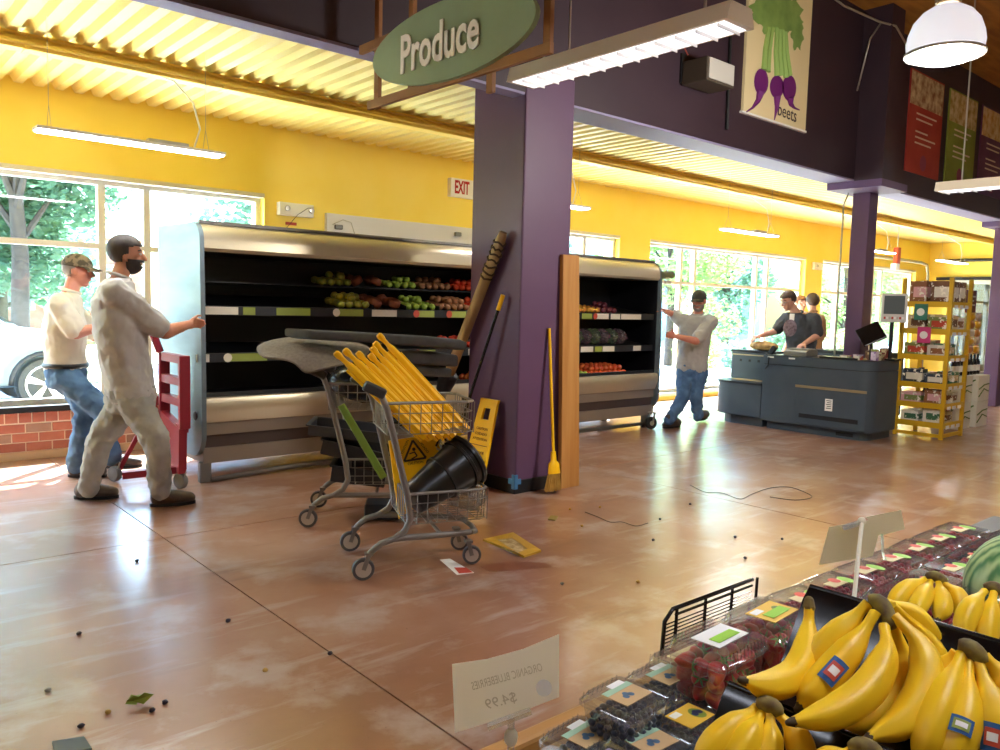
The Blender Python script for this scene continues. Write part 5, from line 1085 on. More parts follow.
def bmesh_of(kind, w, l, h):
    key = (kind, w, l, h)
    if key in BM: return BM[key]
    rd = random.Random(17); b = MB(); r = .0072 if kind == 'blue' else .009
    for z in [r * (1 + 1.7 * i) for i in range(int((h - r) / (1.7 * r)))]:
        for i in range(int(w * .9 / (2 * r))):
            for j in range(int(l * .9 / (2 * r))):
                if 2 * r < z < h - 3 * r and 2 < i < w * .9 / (2 * r) - 3 and 2 < j < l * .9 / (2 * r) - 3: continue
                b.ell((-w * .42 + 2 * r * i + rd.uniform(-.002, .002), -l * .42 + 2 * r * j + rd.uniform(-.002, .002), z + rd.uniform(0, .003)), (r, r, r * .92), None, 6, 4)
    me = b.mesh('berries'); me.materials.append(m_blue if kind == 'blue' else m_rasp); me.polygons.foreach_set('use_smooth', [True] * len(me.polygons)); BM[key] = me; return me
SHM = {}
def clam(pos, kind, lab, grp, w=.105, l=.105, h=.05, top=.014, rz=0.0, label='tan', tilt=0.0):
    g = empty('berry_pack', pos, lab, 'berry pack', grp, rz); g.rotation_euler = (0, tilt, rz)
    key = (w, l, h, top)
    if key not in SHM:
        SHM[key] = [q.mesh('c') for q in clam_shell(w, l, h, top)]
        for me in SHM[key]: me.materials.append(m_clear)
    for nm, me in zip(('base', 'rim', 'lid', 'ridges'), SHM[key]):
        o = link(nm, me, None, g, smooth=.5)
        if nm == 'ridges': o['kind'] = 'stuff'
    lm = m_lab[label]; z = h + top + .0015
    lb = (MB().box(-w * .36, w * .12, -l * .14, l * .10, z - .001, z) if kind == 'rasp' else MB().box(-w * .30, w * .34, -l * .26, l * .22, z - .001, z)).build('label', lm, g, local=True)
    if kind == 'blue' and label == 'tan':
        MB().box(-w * .30, w * .34, l * .10, l * .22, z, z + .0005).build('label_band', m_lab['mint'], lb, local=True); MB().box(-w * .05, w * .28, l * .20, l * .32, z, z + .0006).build('barcode', m_white, lb, local=True)
        for q in range(3): MB().disc((w * (-.02 + .06 * (q - 1)), -l * .08 + .006 * (q % 2), z + .0006), .006, (0, 0, 1), 10).build('berry_print', mat('print_blue', '#4a6a86', .6), lb, local=True)
    elif label == 'yellow':
        MB().box(-w * .26, -w * .06, l * .06, l * .18, z, z + .0006).build('barcode', m_white, lb, local=True); MB().disc((w * .16, -l * .06, z + .0006), .016, (0, 0, 1), 14, .013).build('leaf_print', mat('print_olive', '#7a8a2c', .6), lb, local=True)
        for q in range(3): MB().disc((w * .16 + .006 * (q - 1), -l * .06 + .004 * (q % 2), z + .001), .006, (0, 0, 1), 10).build('berry_print', mat('print_blue2', '#2c2e58', .6), lb, local=True)
    elif kind == 'rasp':
        MB().disc((w * .16, -l * .06, z + .0006), .024, (0, 0, 1), 12, .015).build('leaf_print', m_lab['green'], lb, local=True); MB().disc((-w * .06, l * .06, z + .0008), .015, (0, 0, 1), 10).build('fruit_print', mat('print_red', '#d8482c', .6), lb, local=True)
    if kind in ('blue', 'rasp'):
        o = link('berries', bmesh_of(kind, w, l, h), None, g); o['kind'] = 'stuff'; o.location = (0, 0, .002)
    return g
def at(px, z): return FL(px[0], px[1], z)
H_ = .065
zt0 = ZT_ + .066
def blue(px, ztop, lab, label, rz=0.0):
    p = at(px, ztop); p.z = ztop - .064; return clam(p, 'blue', lab, 'blueberry packs', rz=rz, label=label)
blue((625, 694), zt0 + .052, 'blueberry pack with tan label on top of another at the front left', 'tan', .08)
p = at((625, 694), zt0 + .052); p.z = ZT_; p += V((.0, .0, 0)); clam(p + V((.012, -.006, 0)), 'blue', 'blueberry pack lying under the raised one at the front left', 'blueberry packs', h=.038, label='white')
blue((667, 675), zt0 + .03, 'blueberry pack with tan label next to the strawberries', 'tan', .03)
blue((688, 716), zt0 + .01, 'blueberry pack with yellow label near the black tray', 'yellow', .04)
blue((726, 692), zt0 + .012, 'blueberry pack with yellow label half behind the black tray', 'yellow', .02)
blue((650, 741), zt0 + .01, 'blueberry pack with tan label at the bottom edge of the picture', 'tan', -.03)
blue((585, 735), zt0 - .01, 'blueberry pack with white label at the wooden edge', 'tan', .1)
blue((606, 764), zt0 - .005, 'blueberry pack with lilac label at the bottom left of the table', 'lilac', .05)
blue((556, 768), zt0 - .012, 'blueberry pack with lilac label nearest the sign card', 'lilac', .12)
# strawberries in larger packs
m_str = mat('strawberry_skin', '#a81822', .35, color2='#c42c2a', scale=30); m_cal = mat('strawberry_leaf', '#5f8a3c', .6)
sbm = MB().lathe([(.002, -.024), (.007, -.018), (.0125, -.006), (.0155, .005), (.0125, .012), (.003, .014)], 10).mesh('strawberry'); sbm.materials.append(m_str); sbm.polygons.foreach_set('use_smooth', [True] * len(sbm.polygons))
cb = MB()
for k in range(6): a = k * 1.047; cb.add([(0, 0, .016), (.006 * math.cos(a - .4), .006 * math.sin(a - .4), .016), (.017 * math.cos(a), .017 * math.sin(a), .012), (.006 * math.cos(a + .4), .006 * math.sin(a + .4), .016)], [(0, 1, 2, 3)])
cbm = cb.mesh('calyx'); cbm.materials.append(m_cal)
def straw(pos, lab, w, l, h, rz, label, seed, tilt=0):
    g = clam(pos, 'straw', lab, 'strawberry packs', w, l, h, .022, rz, label, tilt); rd = random.Random(seed)
    for z in (.020, .044, .066):
        if z > h: continue
        for i in range(int(w * .9 / .031)):
            for j in range(int(l * .9 / .031)):
                inner = .03 < z < h - .03
                o = bpy.data.objects.new('strawberry', sbm); COL.objects.link(o); o.parent = g; o.location = (.031 * (i - (int(w * .9 / .031) - 1) / 2) + rd.uniform(-.003, .003), .031 * (j - (int(l * .9 / .031) - 1) / 2) + rd.uniform(-.003, .003), z)
                o.rotation_euler = (rd.uniform(-2, 2), rd.uniform(-2, 2), rd.uniform(0, 6)); o.scale = [rd.uniform(.95, 1.15)] * 3
                c = bpy.data.objects.new('calyx', cbm); COL.objects.link(c); c.parent = o
    MB().box(-w * .2, w * .25, -l * .18, l * .0, h + .0245, h + .025).build('label_band', m_lab['green'], g, local=True)
def sp(px, ztop, h): p = at(px, ztop); p.z = ztop - h - .022; return p
straw(sp((718, 636), .86, .085), 'strawberry pack with bare ridged lid beside the blueberries', .15, .115, .085, .05, 'white', 1)
straw(sp((770, 612), .87, .085), 'strawberry pack with green and yellow label against the black tray', .15, .12, .085, .08, 'yellow', 2)
straw(sp((690, 655), .80, .06), 'lower strawberry pack behind the tan labelled blueberries', .13, .10, .06, .0, 'cream', 3)
# flat raspberry packs in rows
k = 0; names = ['nearest the wire divider', 'second from the wire divider', 'third from the wire divider', 'fourth from the wire divider', 'fifth from the wire divider', 'sixth from the wire divider', 'seventh from the wire divider', 'at the far end']
for r_, (y, z) in enumerate(((.855, .745), (.72, .750), (.585, .755))):
    for i in range(8):
        x = 1.52 + .155 * i + .03 * r_
        if r_ == 2 and i < 2: continue
        rowname = ['window side', 'middle', 'banana side'][r_]
        clam(V((x, y, z)), 'rasp', 'flat raspberry pack in the %s row %s' % (rowname, names[i]), 'raspberry packs', .14, .12, .034, .012, R.uniform(-.06, .06), 'cream', 0)
        if r_ < 2: 
            clam(V((x + .005, y, z - .052 + .0)), 'rasp', 'flat raspberry pack underneath in the %s row %s' % (rowname, names[i]), 'lower raspberry packs', .14, .12, .03, .010, R.uniform(-.05, .05), 'cream') if False else None
# risers that carry the packs
tag(MB().box(1.43, 2.8, .51, .925, ZT_, .744).build('berry_riser', m_tray), 'low black board under the raspberry packs', 'board')
# wire divider on the table edge
wd = empty('wire_divider', (1.5, .96, ZT_), 'black wire divider fence standing on the far edge of the table', 'wire divider')
YD = .945; T0, T1 = WY(667, 602, YD), WY(790, 573, YD); B0 = WY(660, 642, YD)
zt_, zb_ = (T0.z + T1.z) / 2, B0.z - .03
fr_ = MB().tube([(T0.x - .01, YD, zb_), (T0.x - .005, YD, zt_ - .02), (T0.x + .02, YD, zt_), (1.60, YD, zt_)], .0045, 8); fr_.build('top_rail', m_blackg, wd, smooth=.9)
MB().tube([(T0.x + .03, YD, zt_ - .014), (1.60, YD, zt_ - .014)], .0028, 6).build('second_rail', m_blackg, wd)
for i in range(4): x = T0.x + .035 + .10 * i + (0 if i else 0); MB().tube([(x - .004, YD, zb_), (x, YD, zt_)], .0038, 6).build('post', m_blackg, wd)
for i in range(9): z = zb_ + (zt_ - .02 - zb_) * i / 9; MB().tube([(T0.x - .008, YD, z), (1.60, YD, z)], .0014, 5).build('wire', m_blackg, wd)
# --- stepped black banana trays
g = empty('banana_tray', (.8, .15, ZT_), 'stepped glossy black banana tray stand in the right foreground', 'tray stand')
def trough(name, prof, y0, y1, th=.005):
    pts = [V((x, 0, z)) for x, z in prof]; out = []
    for i, p in enumerate(pts):
        d = (pts[min(i + 1, len(pts) - 1)] - pts[max(i - 1, 0)]).normalized(); out.append(p + V((-d.z, 0, d.x)) * th)
    poly = [(p.x, p.z) for p in pts] + [(p.x, p.z) for p in reversed(out)]
    return MB().prism(poly, 1, y0, y1).build(name, m_tray, g, smooth=.7)
YT = .50
trough('upper_trough', [(1.004, 1.058), (.988, 1.064), (.972, 1.050), (.935, .990), (.912, .958), (.89, .946), (.86, .944), (.832, .956), (.815, .975)], -.30, YT)
trough('lower_trough', [(.822, .978), (.806, .985), (.792, .972), (.76, .910), (.735, .875), (.71, .862), (.67, .862), (.64, .88), (.62, .905)], -.30, YT)
for y in (YT - .004, -.30): MB().prism([(.988, 1.055), (.91, .95), (.86, .938), (.80, .975), (.73, .865), (.67, .855), (.62, .90), (.62, ZT_), (.99, ZT_)], 1, y, y + .006).build('side_panel', m_tray, g)
MB().box(.985, .991, -.30, YT, ZT_, 1.055).build('back_panel', m_tray, g)
m_bev = mat('tray_edge_sheen', '#6d6a66', .3)
MB().tube([(.990, YT, 1.062), (.990, -.30, 1.062)], .004, 8).build('rolled_edge', m_tray, g, smooth=.9); MB().tube([(.808, YT, .984), (.808, -.30, .984)], .004, 8).build('rolled_edge', m_tray, g, smooth=.9)
# --- bananas
m_ban = mat('banana_peel', '#f6cc24', .42, color2='#ecba18', scale=9, contrast=(.3, .75), bump=.05); m_tip = mat('banana_tip', '#4a3a22', .8); m_crown = mat('banana_crown', '#5e4a30', .8, color2='#8a7a3a', scale=60); m_green = mat('banana_neck', '#b9a828', .5)
def cat(pts, n):
    out = []; P_ = [pts[0] * 2 - pts[1]] + pts + [pts[-1] * 2 - pts[-2]]
    for i in range(n):
        t = i / (n - 1) * (len(pts) - 1); k = min(int(t), len(pts) - 2); u = t - k; a, b, c, d = P_[k:k + 4]
        out.append(.5 * ((2 * b) + (c - a) * u + (2 * a - 5 * b + 4 * c - d) * u * u + (3 * b - a - 3 * c + d) * u ** 3))
    return out
PR = [(0, .34), (.09, .33), (.16, .40), (.24, .62), (.34, .88), (.5, 1.0), (.68, .98), (.82, .82), (.91, .56), (.96, .36), (1, .27)]
def prr(t):
    for (a, x), (b, y) in zip(PR, PR[1:]):
        if t <= b: return x + (y - x) * (t - a) / (b - a)
    return PR[-1][1]
def banana(parent, path, r=.0195, sticker=None):
    pts = cat([DP(*p) for p in path], 22); n = 10; rs = []; fr = None
    for i, p in enumerate(pts):
        d = (pts[min(i + 1, 21)] - pts[max(i - 1, 0)]).normalized()
        if fr is None: fr = frame(d)
        else: x = fr.col[0] - d * fr.col[0].dot(d); x.normalize(); fr = M((x, d.cross(x), d)).transposed()
        q = r * prr(i / 21); rs.append([p + fr @ V((math.cos(a) * q * (1 + .06 * math.cos(5 * a)), math.sin(a) * q * (1 + .06 * math.cos(5 * a)), 0)) for a in [6.28318 * k / (2 * n) for k in range(2 * n)]])
    o = MB().rings(rs).build('banana', m_ban, parent, smooth=.9)
    d = (pts[-1] - pts[-2]).normalized(); MB().cap(pts[-1] - d * .001, pts[-1] + d * .005, r * .31, r * .2, 8).build('tip', m_tip, o, smooth=3)
    if sticker:
        (x, y), cols, sz = sticker; best = min(pts, key=lambda p: (proj(p) - V((x, y))).length); k = pts.index(best); ax = (pts[min(k + 2, 21)] - pts[max(k - 2, 0)]).normalized(); view = (CAMP - best).normalized(); nr = (view - ax * view.dot(ax)).normalized(); sd = ax.cross(nr)
        def patch(wa, wb, off, m, nm, par):
            b = MB(); q = r * prr(k / 21) + off; vs_ = []
            for i in range(5):
                a = (i / 4 - .5) * wb / q
                for e in (-.5, .5): vs_.append(best + ax * (e * wa) + (nr * math.cos(a) + sd * math.sin(a)) * q)
            b.add(vs_, [(2 * i, 2 * i + 1, 2 * i + 3, 2 * i + 2) for i in range(4)]); return b.build(nm, m, par)
        s0 = patch(sz[0], sz[1], .0016, cols[0], 'sticker', o); patch(sz[0] * .62, sz[1] * .72, .0022, cols[1], 'sticker_panel', s0); patch(sz[0] * .3, sz[1] * .5, .0027, m_white, 'sticker_mark', s0)
    return o
def proj(p):
    c = RW.transposed() @ (V(p) - CAMP); return V((500 + FPX * c.x / -c.z, 375 - FPX * c.y / -c.z))
def crown(parent, path, r):
    pts = [DP(*p) for p in path]; MB().tube(cat(pts, 8), [r * .45, r * .62, r * .72, r * .78, r * .76, r * .7, r * .6, r * .4], 10).build('crown', m_crown, parent, smooth=3)
s_b, s_r = mat('sticker_blue', '#2c5c94', .4), mat('sticker_red', '#c24a34', .4)
g = empty('banana', DP(790, 680, .90), 'single ripe banana lying at the left end of the upper tray', 'banana')
banana(g, [(809, 606, .97), (808, 628, .96), (805, 655, .93), (793, 677, .90), (768, 686, .875), (744, 681, .86)], .0180)
MB().cap(DP(809, 607, .97), DP(809, 601, .972), .0075, .006, 8).build('stem_end', m_crown, g)
def bunch(lab, loc, cr, rcr, fingers):
    g = empty('banana_bunch', DP(*loc), lab, 'banana bunch', 'banana bunches')
    crown(g, cr, rcr)
    for f in fingers: banana(g, *f)
    return g
bunch('large banana bunch in the middle of the upper tray', (885, 615, .9), [(868, 600, .93), (878, 602, .925), (886, 612, .915), (892, 628, .90)], .013, [
    ([(868, 603, .93), (850, 622, .93), (826, 648, .925), (813, 672, .92), (808, 690, .915)], .0180),
    ([(876, 612, .915), (858, 640, .905), (836, 668, .89), (812, 694, .875), (800, 706, .87)], .0180, ((834, 682), (s_b, s_r), (.032, .020))),
    ([(884, 626, .90), (886, 652, .872), (868, 688, .845), (832, 714, .825), (793, 722, .815)], .0180),
    ([(892, 622, .91), (903, 660, .905), (890, 695, .89), (862, 722, .875), (838, 730, .865)], .0180),
    ([(894, 616, .905), (920, 645, .88), (926, 682, .855), (905, 720, .83), (869, 738, .815)], .0180),
    ([(886, 603, .93), (908, 612, .935), (924, 632, .935), (930, 660, .93), (926, 690, .92)], .0172),
    ([(892, 606, .92), (926, 640, .92), (943, 680, .91), (935, 715, .90), (915, 742, .89)], .0172)])
bunch('banana bunch at the right end of the upper tray', (965, 665, .85), [(958, 645, .87), (968, 648, .865), (978, 656, .86), (984, 664, .855)], .014, [
    ([(956, 652, .87), (944, 668, .875), (934, 690, .88), (932, 712, .88)], .0172),
    ([(962, 654, .865), (948, 688, .84), (932, 728, .815), (918, 768, .80)], .0180),
    ([(968, 662, .86), (966, 700, .83), (958, 738, .805), (944, 780, .79)], .0180, ((954, 731), (s_b, m_tagg), (.018, .022))),
    ([(978, 662, .858), (990, 700, .83), (992, 740, .81), (984, 780, .80)], .0180, ((983, 737), (s_b, s_r), (.028, .020))),
    ([(984, 656, .86), (1004, 680, .85), (1014, 715, .84), (1014, 750, .83)], .0180)])
bunch('banana bunch in the lower tray at the bottom edge', (765, 715, .85), [(757, 703, .86), (766, 704, .855), (775, 708, .85), (780, 716, .845)], .012, [
    ([(757, 707, .86), (740, 722, .85), (716, 742, .835), (694, 768, .82)], .0150), ([(762, 712, .855), (752, 732, .835), (738, 756, .82), (724, 785, .81)], .0150),
    ([(770, 714, .85), (770, 736, .835), (764, 764, .82), (756, 790, .81)], .0150), ([(778, 714, .848), (794, 732, .84), (802, 758, .83), (800, 786, .82)], .0150)])
bunch('banana bunch lowest at the bottom edge with only its crown showing', (866, 755, .76), [(850, 748, .77), (860, 746, .765), (872, 750, .76), (882, 756, .755)], .012, [
    ([(852, 752, .77), (838, 760, .765), (822, 775, .76), (812, 795, .755)], .0172), ([(868, 755, .76), (866, 775, .75), (860, 800, .74)], .0172), ([(880, 757, .758), (892, 775, .75), (898, 800, .74)], .0172)])
bunch('banana bunch on the table behind the upper tray', (930, 590, 1.55), [(926, 577, 1.56), (932, 576, 1.555), (940, 578, 1.55), (946, 583, 1.545)], .014, [
    ([(926, 579, 1.56), (912, 586, 1.54), (899, 598, 1.52), (891, 612, 1.50)], .0180), ([(931, 580, 1.555), (926, 592, 1.52), (918, 606, 1.49), (914, 618, 1.47)], .0180),
    ([(938, 581, 1.55), (941, 594, 1.52), (942, 608, 1.49), (938, 620, 1.47)], .0180), ([(944, 583, 1.545), (955, 593, 1.53), (961, 606, 1.51), (961, 620, 1.49)], .0180)])
bunch('banana bunch at the right edge below the watermelon', (988, 600, 1.35), [(984, 588, 1.37), (992, 587, 1.365), (1000, 590, 1.36), (1008, 592, 1.36)], .014, [
    ([(985, 591, 1.365), (974, 604, 1.34), (965, 622, 1.32), (962, 645, 1.30)], .0180), ([(994, 591, 1.36), (990, 612, 1.33), (987, 632, 1.31), (986, 655, 1.29)], .0180), ([(1002, 593, 1.36), (1010, 612, 1.34), (1012, 640, 1.32)], .0180)])
tag(MB().box(1.22, 1.85, -.1, .56, ZT_, .825).build('fruit_riser', m_tray, bevel=.01), 'low black riser box under the far bananas and melons', 'riser')
# watermelons
def melon(c, r, lab, dark):
    m = bpy.data.materials.new('melon_rind'); m.use_nodes = True; n = m.node_tree.nodes; l = m.node_tree.links
    tc = n.new('ShaderNodeTexCoord'); wv = n.new('ShaderNodeTexWave'); wv.inputs['Scale'].default_value = 5.0; wv.inputs['Distortion'].default_value = 7; wv.inputs['Detail'].default_value = 3; mp = n.new('ShaderNodeMapping'); mp.inputs['Scale'].default_value = (3, 3, .6)
    l.new(tc.outputs['Object'], mp.inputs[0]); l.new(mp.outputs[0], wv.inputs[0]); rp = n.new('ShaderNodeValToRGB'); rp.color_ramp.elements[0].color = (*lin(dark), 1); rp.color_ramp.elements[1].color = (*lin('#b4cc94'), 1); l.new(wv.outputs[0], rp.inputs[0]); l.new(rp.outputs[0], n['Principled BSDF'].inputs['Base Color']); n['Principled BSDF'].inputs['Roughness'].default_value = .35
    o = tag(MB().ell(c, (r, r, r * 1.12), M.Rotation(.6, 3, 'X'), 28, 20).build('watermelon', m, smooth=3), lab, 'watermelon', 'watermelons')
    MB().cap(V(c) + M.Rotation(.6, 3, 'X') @ V((0, 0, r * 1.1)), V(c) + M.Rotation(.6, 3, 'X') @ V((0, .01, r * 1.1 + .02)), .005, .004, 6).build('stem', m_tip, o)
c = DP(1022, 585, 1.85); melon(c, .115, 'striped green watermelon at the right edge of the picture', '#3f7a4a')
c = DP(985, 598, 2.05); melon(c, .085, 'small pale watermelon behind the striped one', '#86a868')
bx_ = DP(1000, 560, 3.3); tag(MB().box(2.80, 3.08, .0, .92, ZT_ + .002, .745).build('dark_bin', m_black, bevel=.01), 'dark bin at the far end of the produce table', 'bin')
# --- sign cards
g = empty('price_card', DP(512, 745, 1.12), 'white price card in a clear clip seen from behind at the bottom', 'price card')
m_paper = mat('card_paper', '#e4e0d6', .8); m_ghost = mat('ghost_print', '#c8c2b6', .8)
def translucent(m, c, f):
    n = m.node_tree.nodes; l = m.node_tree.links; t = n.new('ShaderNodeBsdfTranslucent'); t.inputs[0].default_value = (*lin(c), 1); mx = n.new('ShaderNodeMixShader'); mx.inputs[0].default_value = f
    l.new(n['Principled BSDF'].outputs[0], mx.inputs[1]); l.new(t.outputs[0], mx.inputs[2]); l.new(mx.outputs[0], n['Material Output'].inputs[0])
translucent(m_paper, '#f4f1ea', .7)
c0 = [DP(452, 664, 1.10), DP(487, 659, 1.115), DP(523, 649, 1.115), DP(559, 634, 1.10), DP(559, 697, 1.10), DP(523, 711, 1.115), DP(487, 723, 1.115), DP(455, 733, 1.10)]
nf = (CAMP - c0[1]).normalized()
MB().add(c0 + [p - nf * .0008 for p in c0], [(7, 6, 1, 0), (6, 5, 2, 1), (5, 4, 3, 2), (8, 9, 14, 15), (9, 10, 13, 14), (10, 11, 12, 13)]).build('card', m_paper, g, smooth=3)
ex = (c0[3] - c0[0]).normalized(); ey = (c0[0] - c0[7]); ey = (ey - ex * ey.dot(ex)).normalized()
def ghost(s, size, px, d, w=None): text('lettering', s, size, m_ghost, plane_m(DP(*px, d), -ex, ey), g, w, .0002)
ghost('ORGANIC BLUEBERRIES', .016, (507, 677), 1.098, .10); ghost('$4.99', .020, (501, 701), 1.100)
MB().disc(DP(544, 688, 1.098), .011, nf, 20).build('seal_print', m_ghost, g)
m_clip = clear_mat('clip_plastic', '#f2f4f4', .25, .1, .25)
MB().bar(DP(488, 727, 1.108), DP(531, 711, 1.108), .012, .006).build('clip', m_clip, g); MB().tube([DP(511, 718, 1.11), DP(511, 740, 1.12), V((DP(511, 745, 1.12).x, DP(511, 745, 1.12).y, ZT_))], .005, 8).build('stem', m_clip, g); MB().ell(DP(511, 737, 1.115), (.010, .010, .014), None, 10, 6).build('ball_joint', m_paper, g, smooth=3)
g = empty('price_card', DP(858, 590, 1.75), 'pair of cream price cards on a white stick among the raspberries', 'price card')
for pts_, d in (([(829, 527), (883, 518), (873, 556), (819, 565)], 1.80), ([(866, 517), (901, 510), (905, 529), (880, 536)], 1.92)):
    q = [DP(x, y, d) for x, y in pts_]; nn = (q[1] - q[0]).cross(q[3] - q[0]).normalized() * .001; MB().add(q + [p + nn for p in q], [(0, 1, 2, 3), (7, 6, 5, 4), (0, 4, 5, 1), (1, 5, 6, 2), (2, 6, 7, 3), (3, 7, 4, 0)]).build('card', mat('card_cream', '#dcd2b8', .8), g)
translucent(MATS['card_cream'], '#e8e0c8', .55)
p_ = DP(862, 521, 1.785); MB().tube([p_, DP(854, 598, 1.66)], .0045, 8).build('stick', mat('stick_white', '#e6dcc4', .5), g); MB().ell(p_, (.009, .009, .009), None, 10, 6).build('ball_joint', MATS['stick_white'], g, smooth=3)
MB().bar(DP(843, 528, 1.785), DP(862, 522, 1.785), .012, .008).build('clip', m_clip, g); MB().tube([DP(882, 534, 1.9), DP(883, 553, 1.88), DP(885, 560, 1.87)], .003, 6).build('stem', m_clip, g)
# ------------------------------------------------------------------ hanging sign, posters, wall fixtures
m_trel = mat('trellis_wood', '#9a6a3a', .6, color2='#87592e', scale=6, stretch=(3, .5, .5)); m_ov = mat('sign_green', '#8b9d7a', .55, color2='#93a582', scale=3); m_cream = mat('sign_cream', '#f4f0e6', .6)
XS = 2.65
g = empty('produce_sign', (XS, 3.5, 2.6), 'green oval Produce sign mounted on a hanging wooden trellis', 'sign')
def S_(x, y): return WX(x, y, XS)
def vbar(px, py0, ztop=4.7, w=.045): p = S_(px, py0); return MB().box(XS + .012, XS + .037, p.y - w / 2, p.y + w / 2, p.z, ztop).build('upright_slat', m_trel, g)
vbar(374, 108); vbar(408, 96); vbar(445, 84); vbar(487, 92); vbar(544, 53)
def hbar(p0, p1, w=.05): a, b = S_(*p0), S_(*p1); z = (a.z + b.z) / 2; return MB().box(XS - .014, XS + .011, b.y, a.y, z - w / 2, z + w / 2).build('cross_slat', m_trel, g)
hbar((369, 105), (552, 49)); hbar((361, 50), (452, 13))
a, b = S_(375, 62), S_(535, 18); cy, cz = (a.y + b.y) / 2, (a.z + b.z) / 2; ct = S_(451, 42)
e1 = (S_(533, 16) - S_(373, 67)) / 2; e2 = (S_(452, 3) - S_(452, 83)) / 2
r0 = [ct + V((-.045, 0, 0)) + e1 * math.cos(t) + e2 * math.sin(t) for t in [6.28318 * k / 48 for k in range(48)]]
MB().rings([r0, [p + V((.028, 0, 0)) for p in r0]]).build('oval_board', m_ov, g, smooth=.6)
wd_ = abs(S_(405, 50).y - S_(484, 35).y)
text('lettering', 'Produce', .29, m_cream, plane_m(S_(445, 46) + V((-.052, 0, 0)), (0, -1, .0), (0, 0, 1)), g, wd_ * .98, .003, bold=.006)
tag(MB().tube([(4.0, 3.95, 4.8), (4.0, 3.95, 3.05)], .008, 6).build('hanger_rod', m_alu), 'thin grey rod hanging from the ceiling before the wide column', 'rod')
# beets poster
YP = 4.40
g = empty('beets_poster', (7.4, YP, 3.33), 'cream poster of three purple beets with green tops on the purple wall', 'poster')
MB().box(6.82, 7.99, YP - .01, 4.418, 3.33, 4.70).build('board', mat('poster_cream', '#e0d2a4', .7), g)
MB().box(6.80, 8.01, YP - .014, 4.418, 3.31, 3.33).build('frame_edge', m_white, g)
m_beet = mat('beet_purple', '#6a1f6e', .6); m_bl = mat('beet_green', '#6d8f4a', .6, color2='#86a85a', scale=5); m_bg = mat('beet_green_light', '#8fb060', .6)
def PP(x, y, o=.012): p = WY(x, y, YP - .01); p.y = YP - o; return p
def blob(pts, m, nm, o=.013):
    q = [PP(x, y, o) for x, y in pts]; MB().add(q, [tuple(range(len(q)))]).build(nm, m, g)
def bulb(cx, cy, rx, ry, tail):
    blob([(cx + rx * math.cos(t), cy + ry * math.sin(t)) for t in [6.28318 * k / 20 for k in range(20)]], m_beet, 'beet_root', .0135)
    MB().tube([PP(x, y, .0135) for x, y in tail], [.05, .03, .012, .006][:len(tail)], 6).build('beet_tail', m_beet, g)
bulb(761, 82, 7.2, 13.5, [(759, 93), (757, 101), (752, 108), (746, 112)]); bulb(776.5, 87, 7.0, 11.5, [(776, 97), (776, 107), (775, 115), (774, 120)]); bulb(789, 88, 7.0, 13, [(789, 98), (790, 104), (794, 108), (799, 110)])
for a, b in (((763, 70), (768, 28)), ((767, 72), (772, 28)), ((776, 76), (776, 28)), ((780, 76), (779, 30)), ((785, 78), (782, 30)), ((789, 76), (785, 32))): MB().tube([PP(*a, .014), PP((a[0] + b[0]) / 2 - 1, (a[1] + b[1]) / 2, .014), PP(*b, .014)], [.035, .03, .025], 6).build('beet_stalk', m_bg, g)
rd = random.Random(6)
for cx, cy, rx, ry in ((763, 10, 13, 14), (778, 4, 15, 16), (790, 16, 12, 18), (772, 20, 14, 14), (797, 34, 6, 16)):
    blob([(cx + rx * (1 + .22 * math.sin(7 * t + cx)) * math.cos(t), cy + ry * (1 + .2 * math.cos(6 * t)) * math.sin(t)) for t in [6.28318 * k / 30 for k in range(30)]], m_bl, 'beet_leaf', .0142 + .0004 * rd.random())
text('lettering', 'beets', .19, mat('poster_ink', '#3a2c34', .7), plane_m(PP(787, 113, .0145), (1, 0, -.04), (0, 0, 1)), g, .36, .0005)
# speaker box, sockets, conduit on the fascia
g = empty('wall_speaker', (5.95, 4.3, 3.42), 'dark box speaker with a pale grille mounted left of the beets poster', 'speaker')
a, b = WY(693, 54, 4.40), WY(734, 88, 4.16)
MB().box(5.86, 6.27, 4.14, 4.40, 3.38, 3.58).build('housing', mat('speaker_case', '#4a4238', .5), g, bevel=.01); MB().box(5.88, 6.25, 4.132, 4.141, 3.40, 3.57).build('grille', mat('speaker_grille', '#b4b2aa', .5), g); MB().box(5.85, 6.05, 4.40, 4.419, 3.40, 3.65).build('bracket', m_black, g)
MB().tube([(5.80, 4.30, 3.60), (5.78, 4.35, 3.70), (5.82, 4.41, 3.80)], .006, 5).build('cable', mat('red_wire', '#8a3a30', .6), g, smooth=3)
tag(MB().tube([(6.55, 4.40, 4.85), (6.58, 4.40, 3.12)], .016, 6).build('black_conduit', m_black), 'black conduit dropping beside the beets poster', 'conduit')
tag(MB().tube([(7.9, 4.36, 4.80), (8.6, 4.36, 4.74), (9.1, 4.2, 4.66), (9.25, 4.08, 4.62), (9.62, 4.05, 4.40)], .012, 6).build('grey_conduit', m_alu, smooth=3), 'thin grey conduit along the top of the purple wall', 'conduit')
tag(MB().tube([(9.15, 4.20, 4.66), (9.12, 4.3, 4.5), (9.10, 4.4, 3.95)], .010, 6).build('grey_conduit', m_alu, smooth=3), 'grey conduit dropping beside the pilaster', 'conduit')
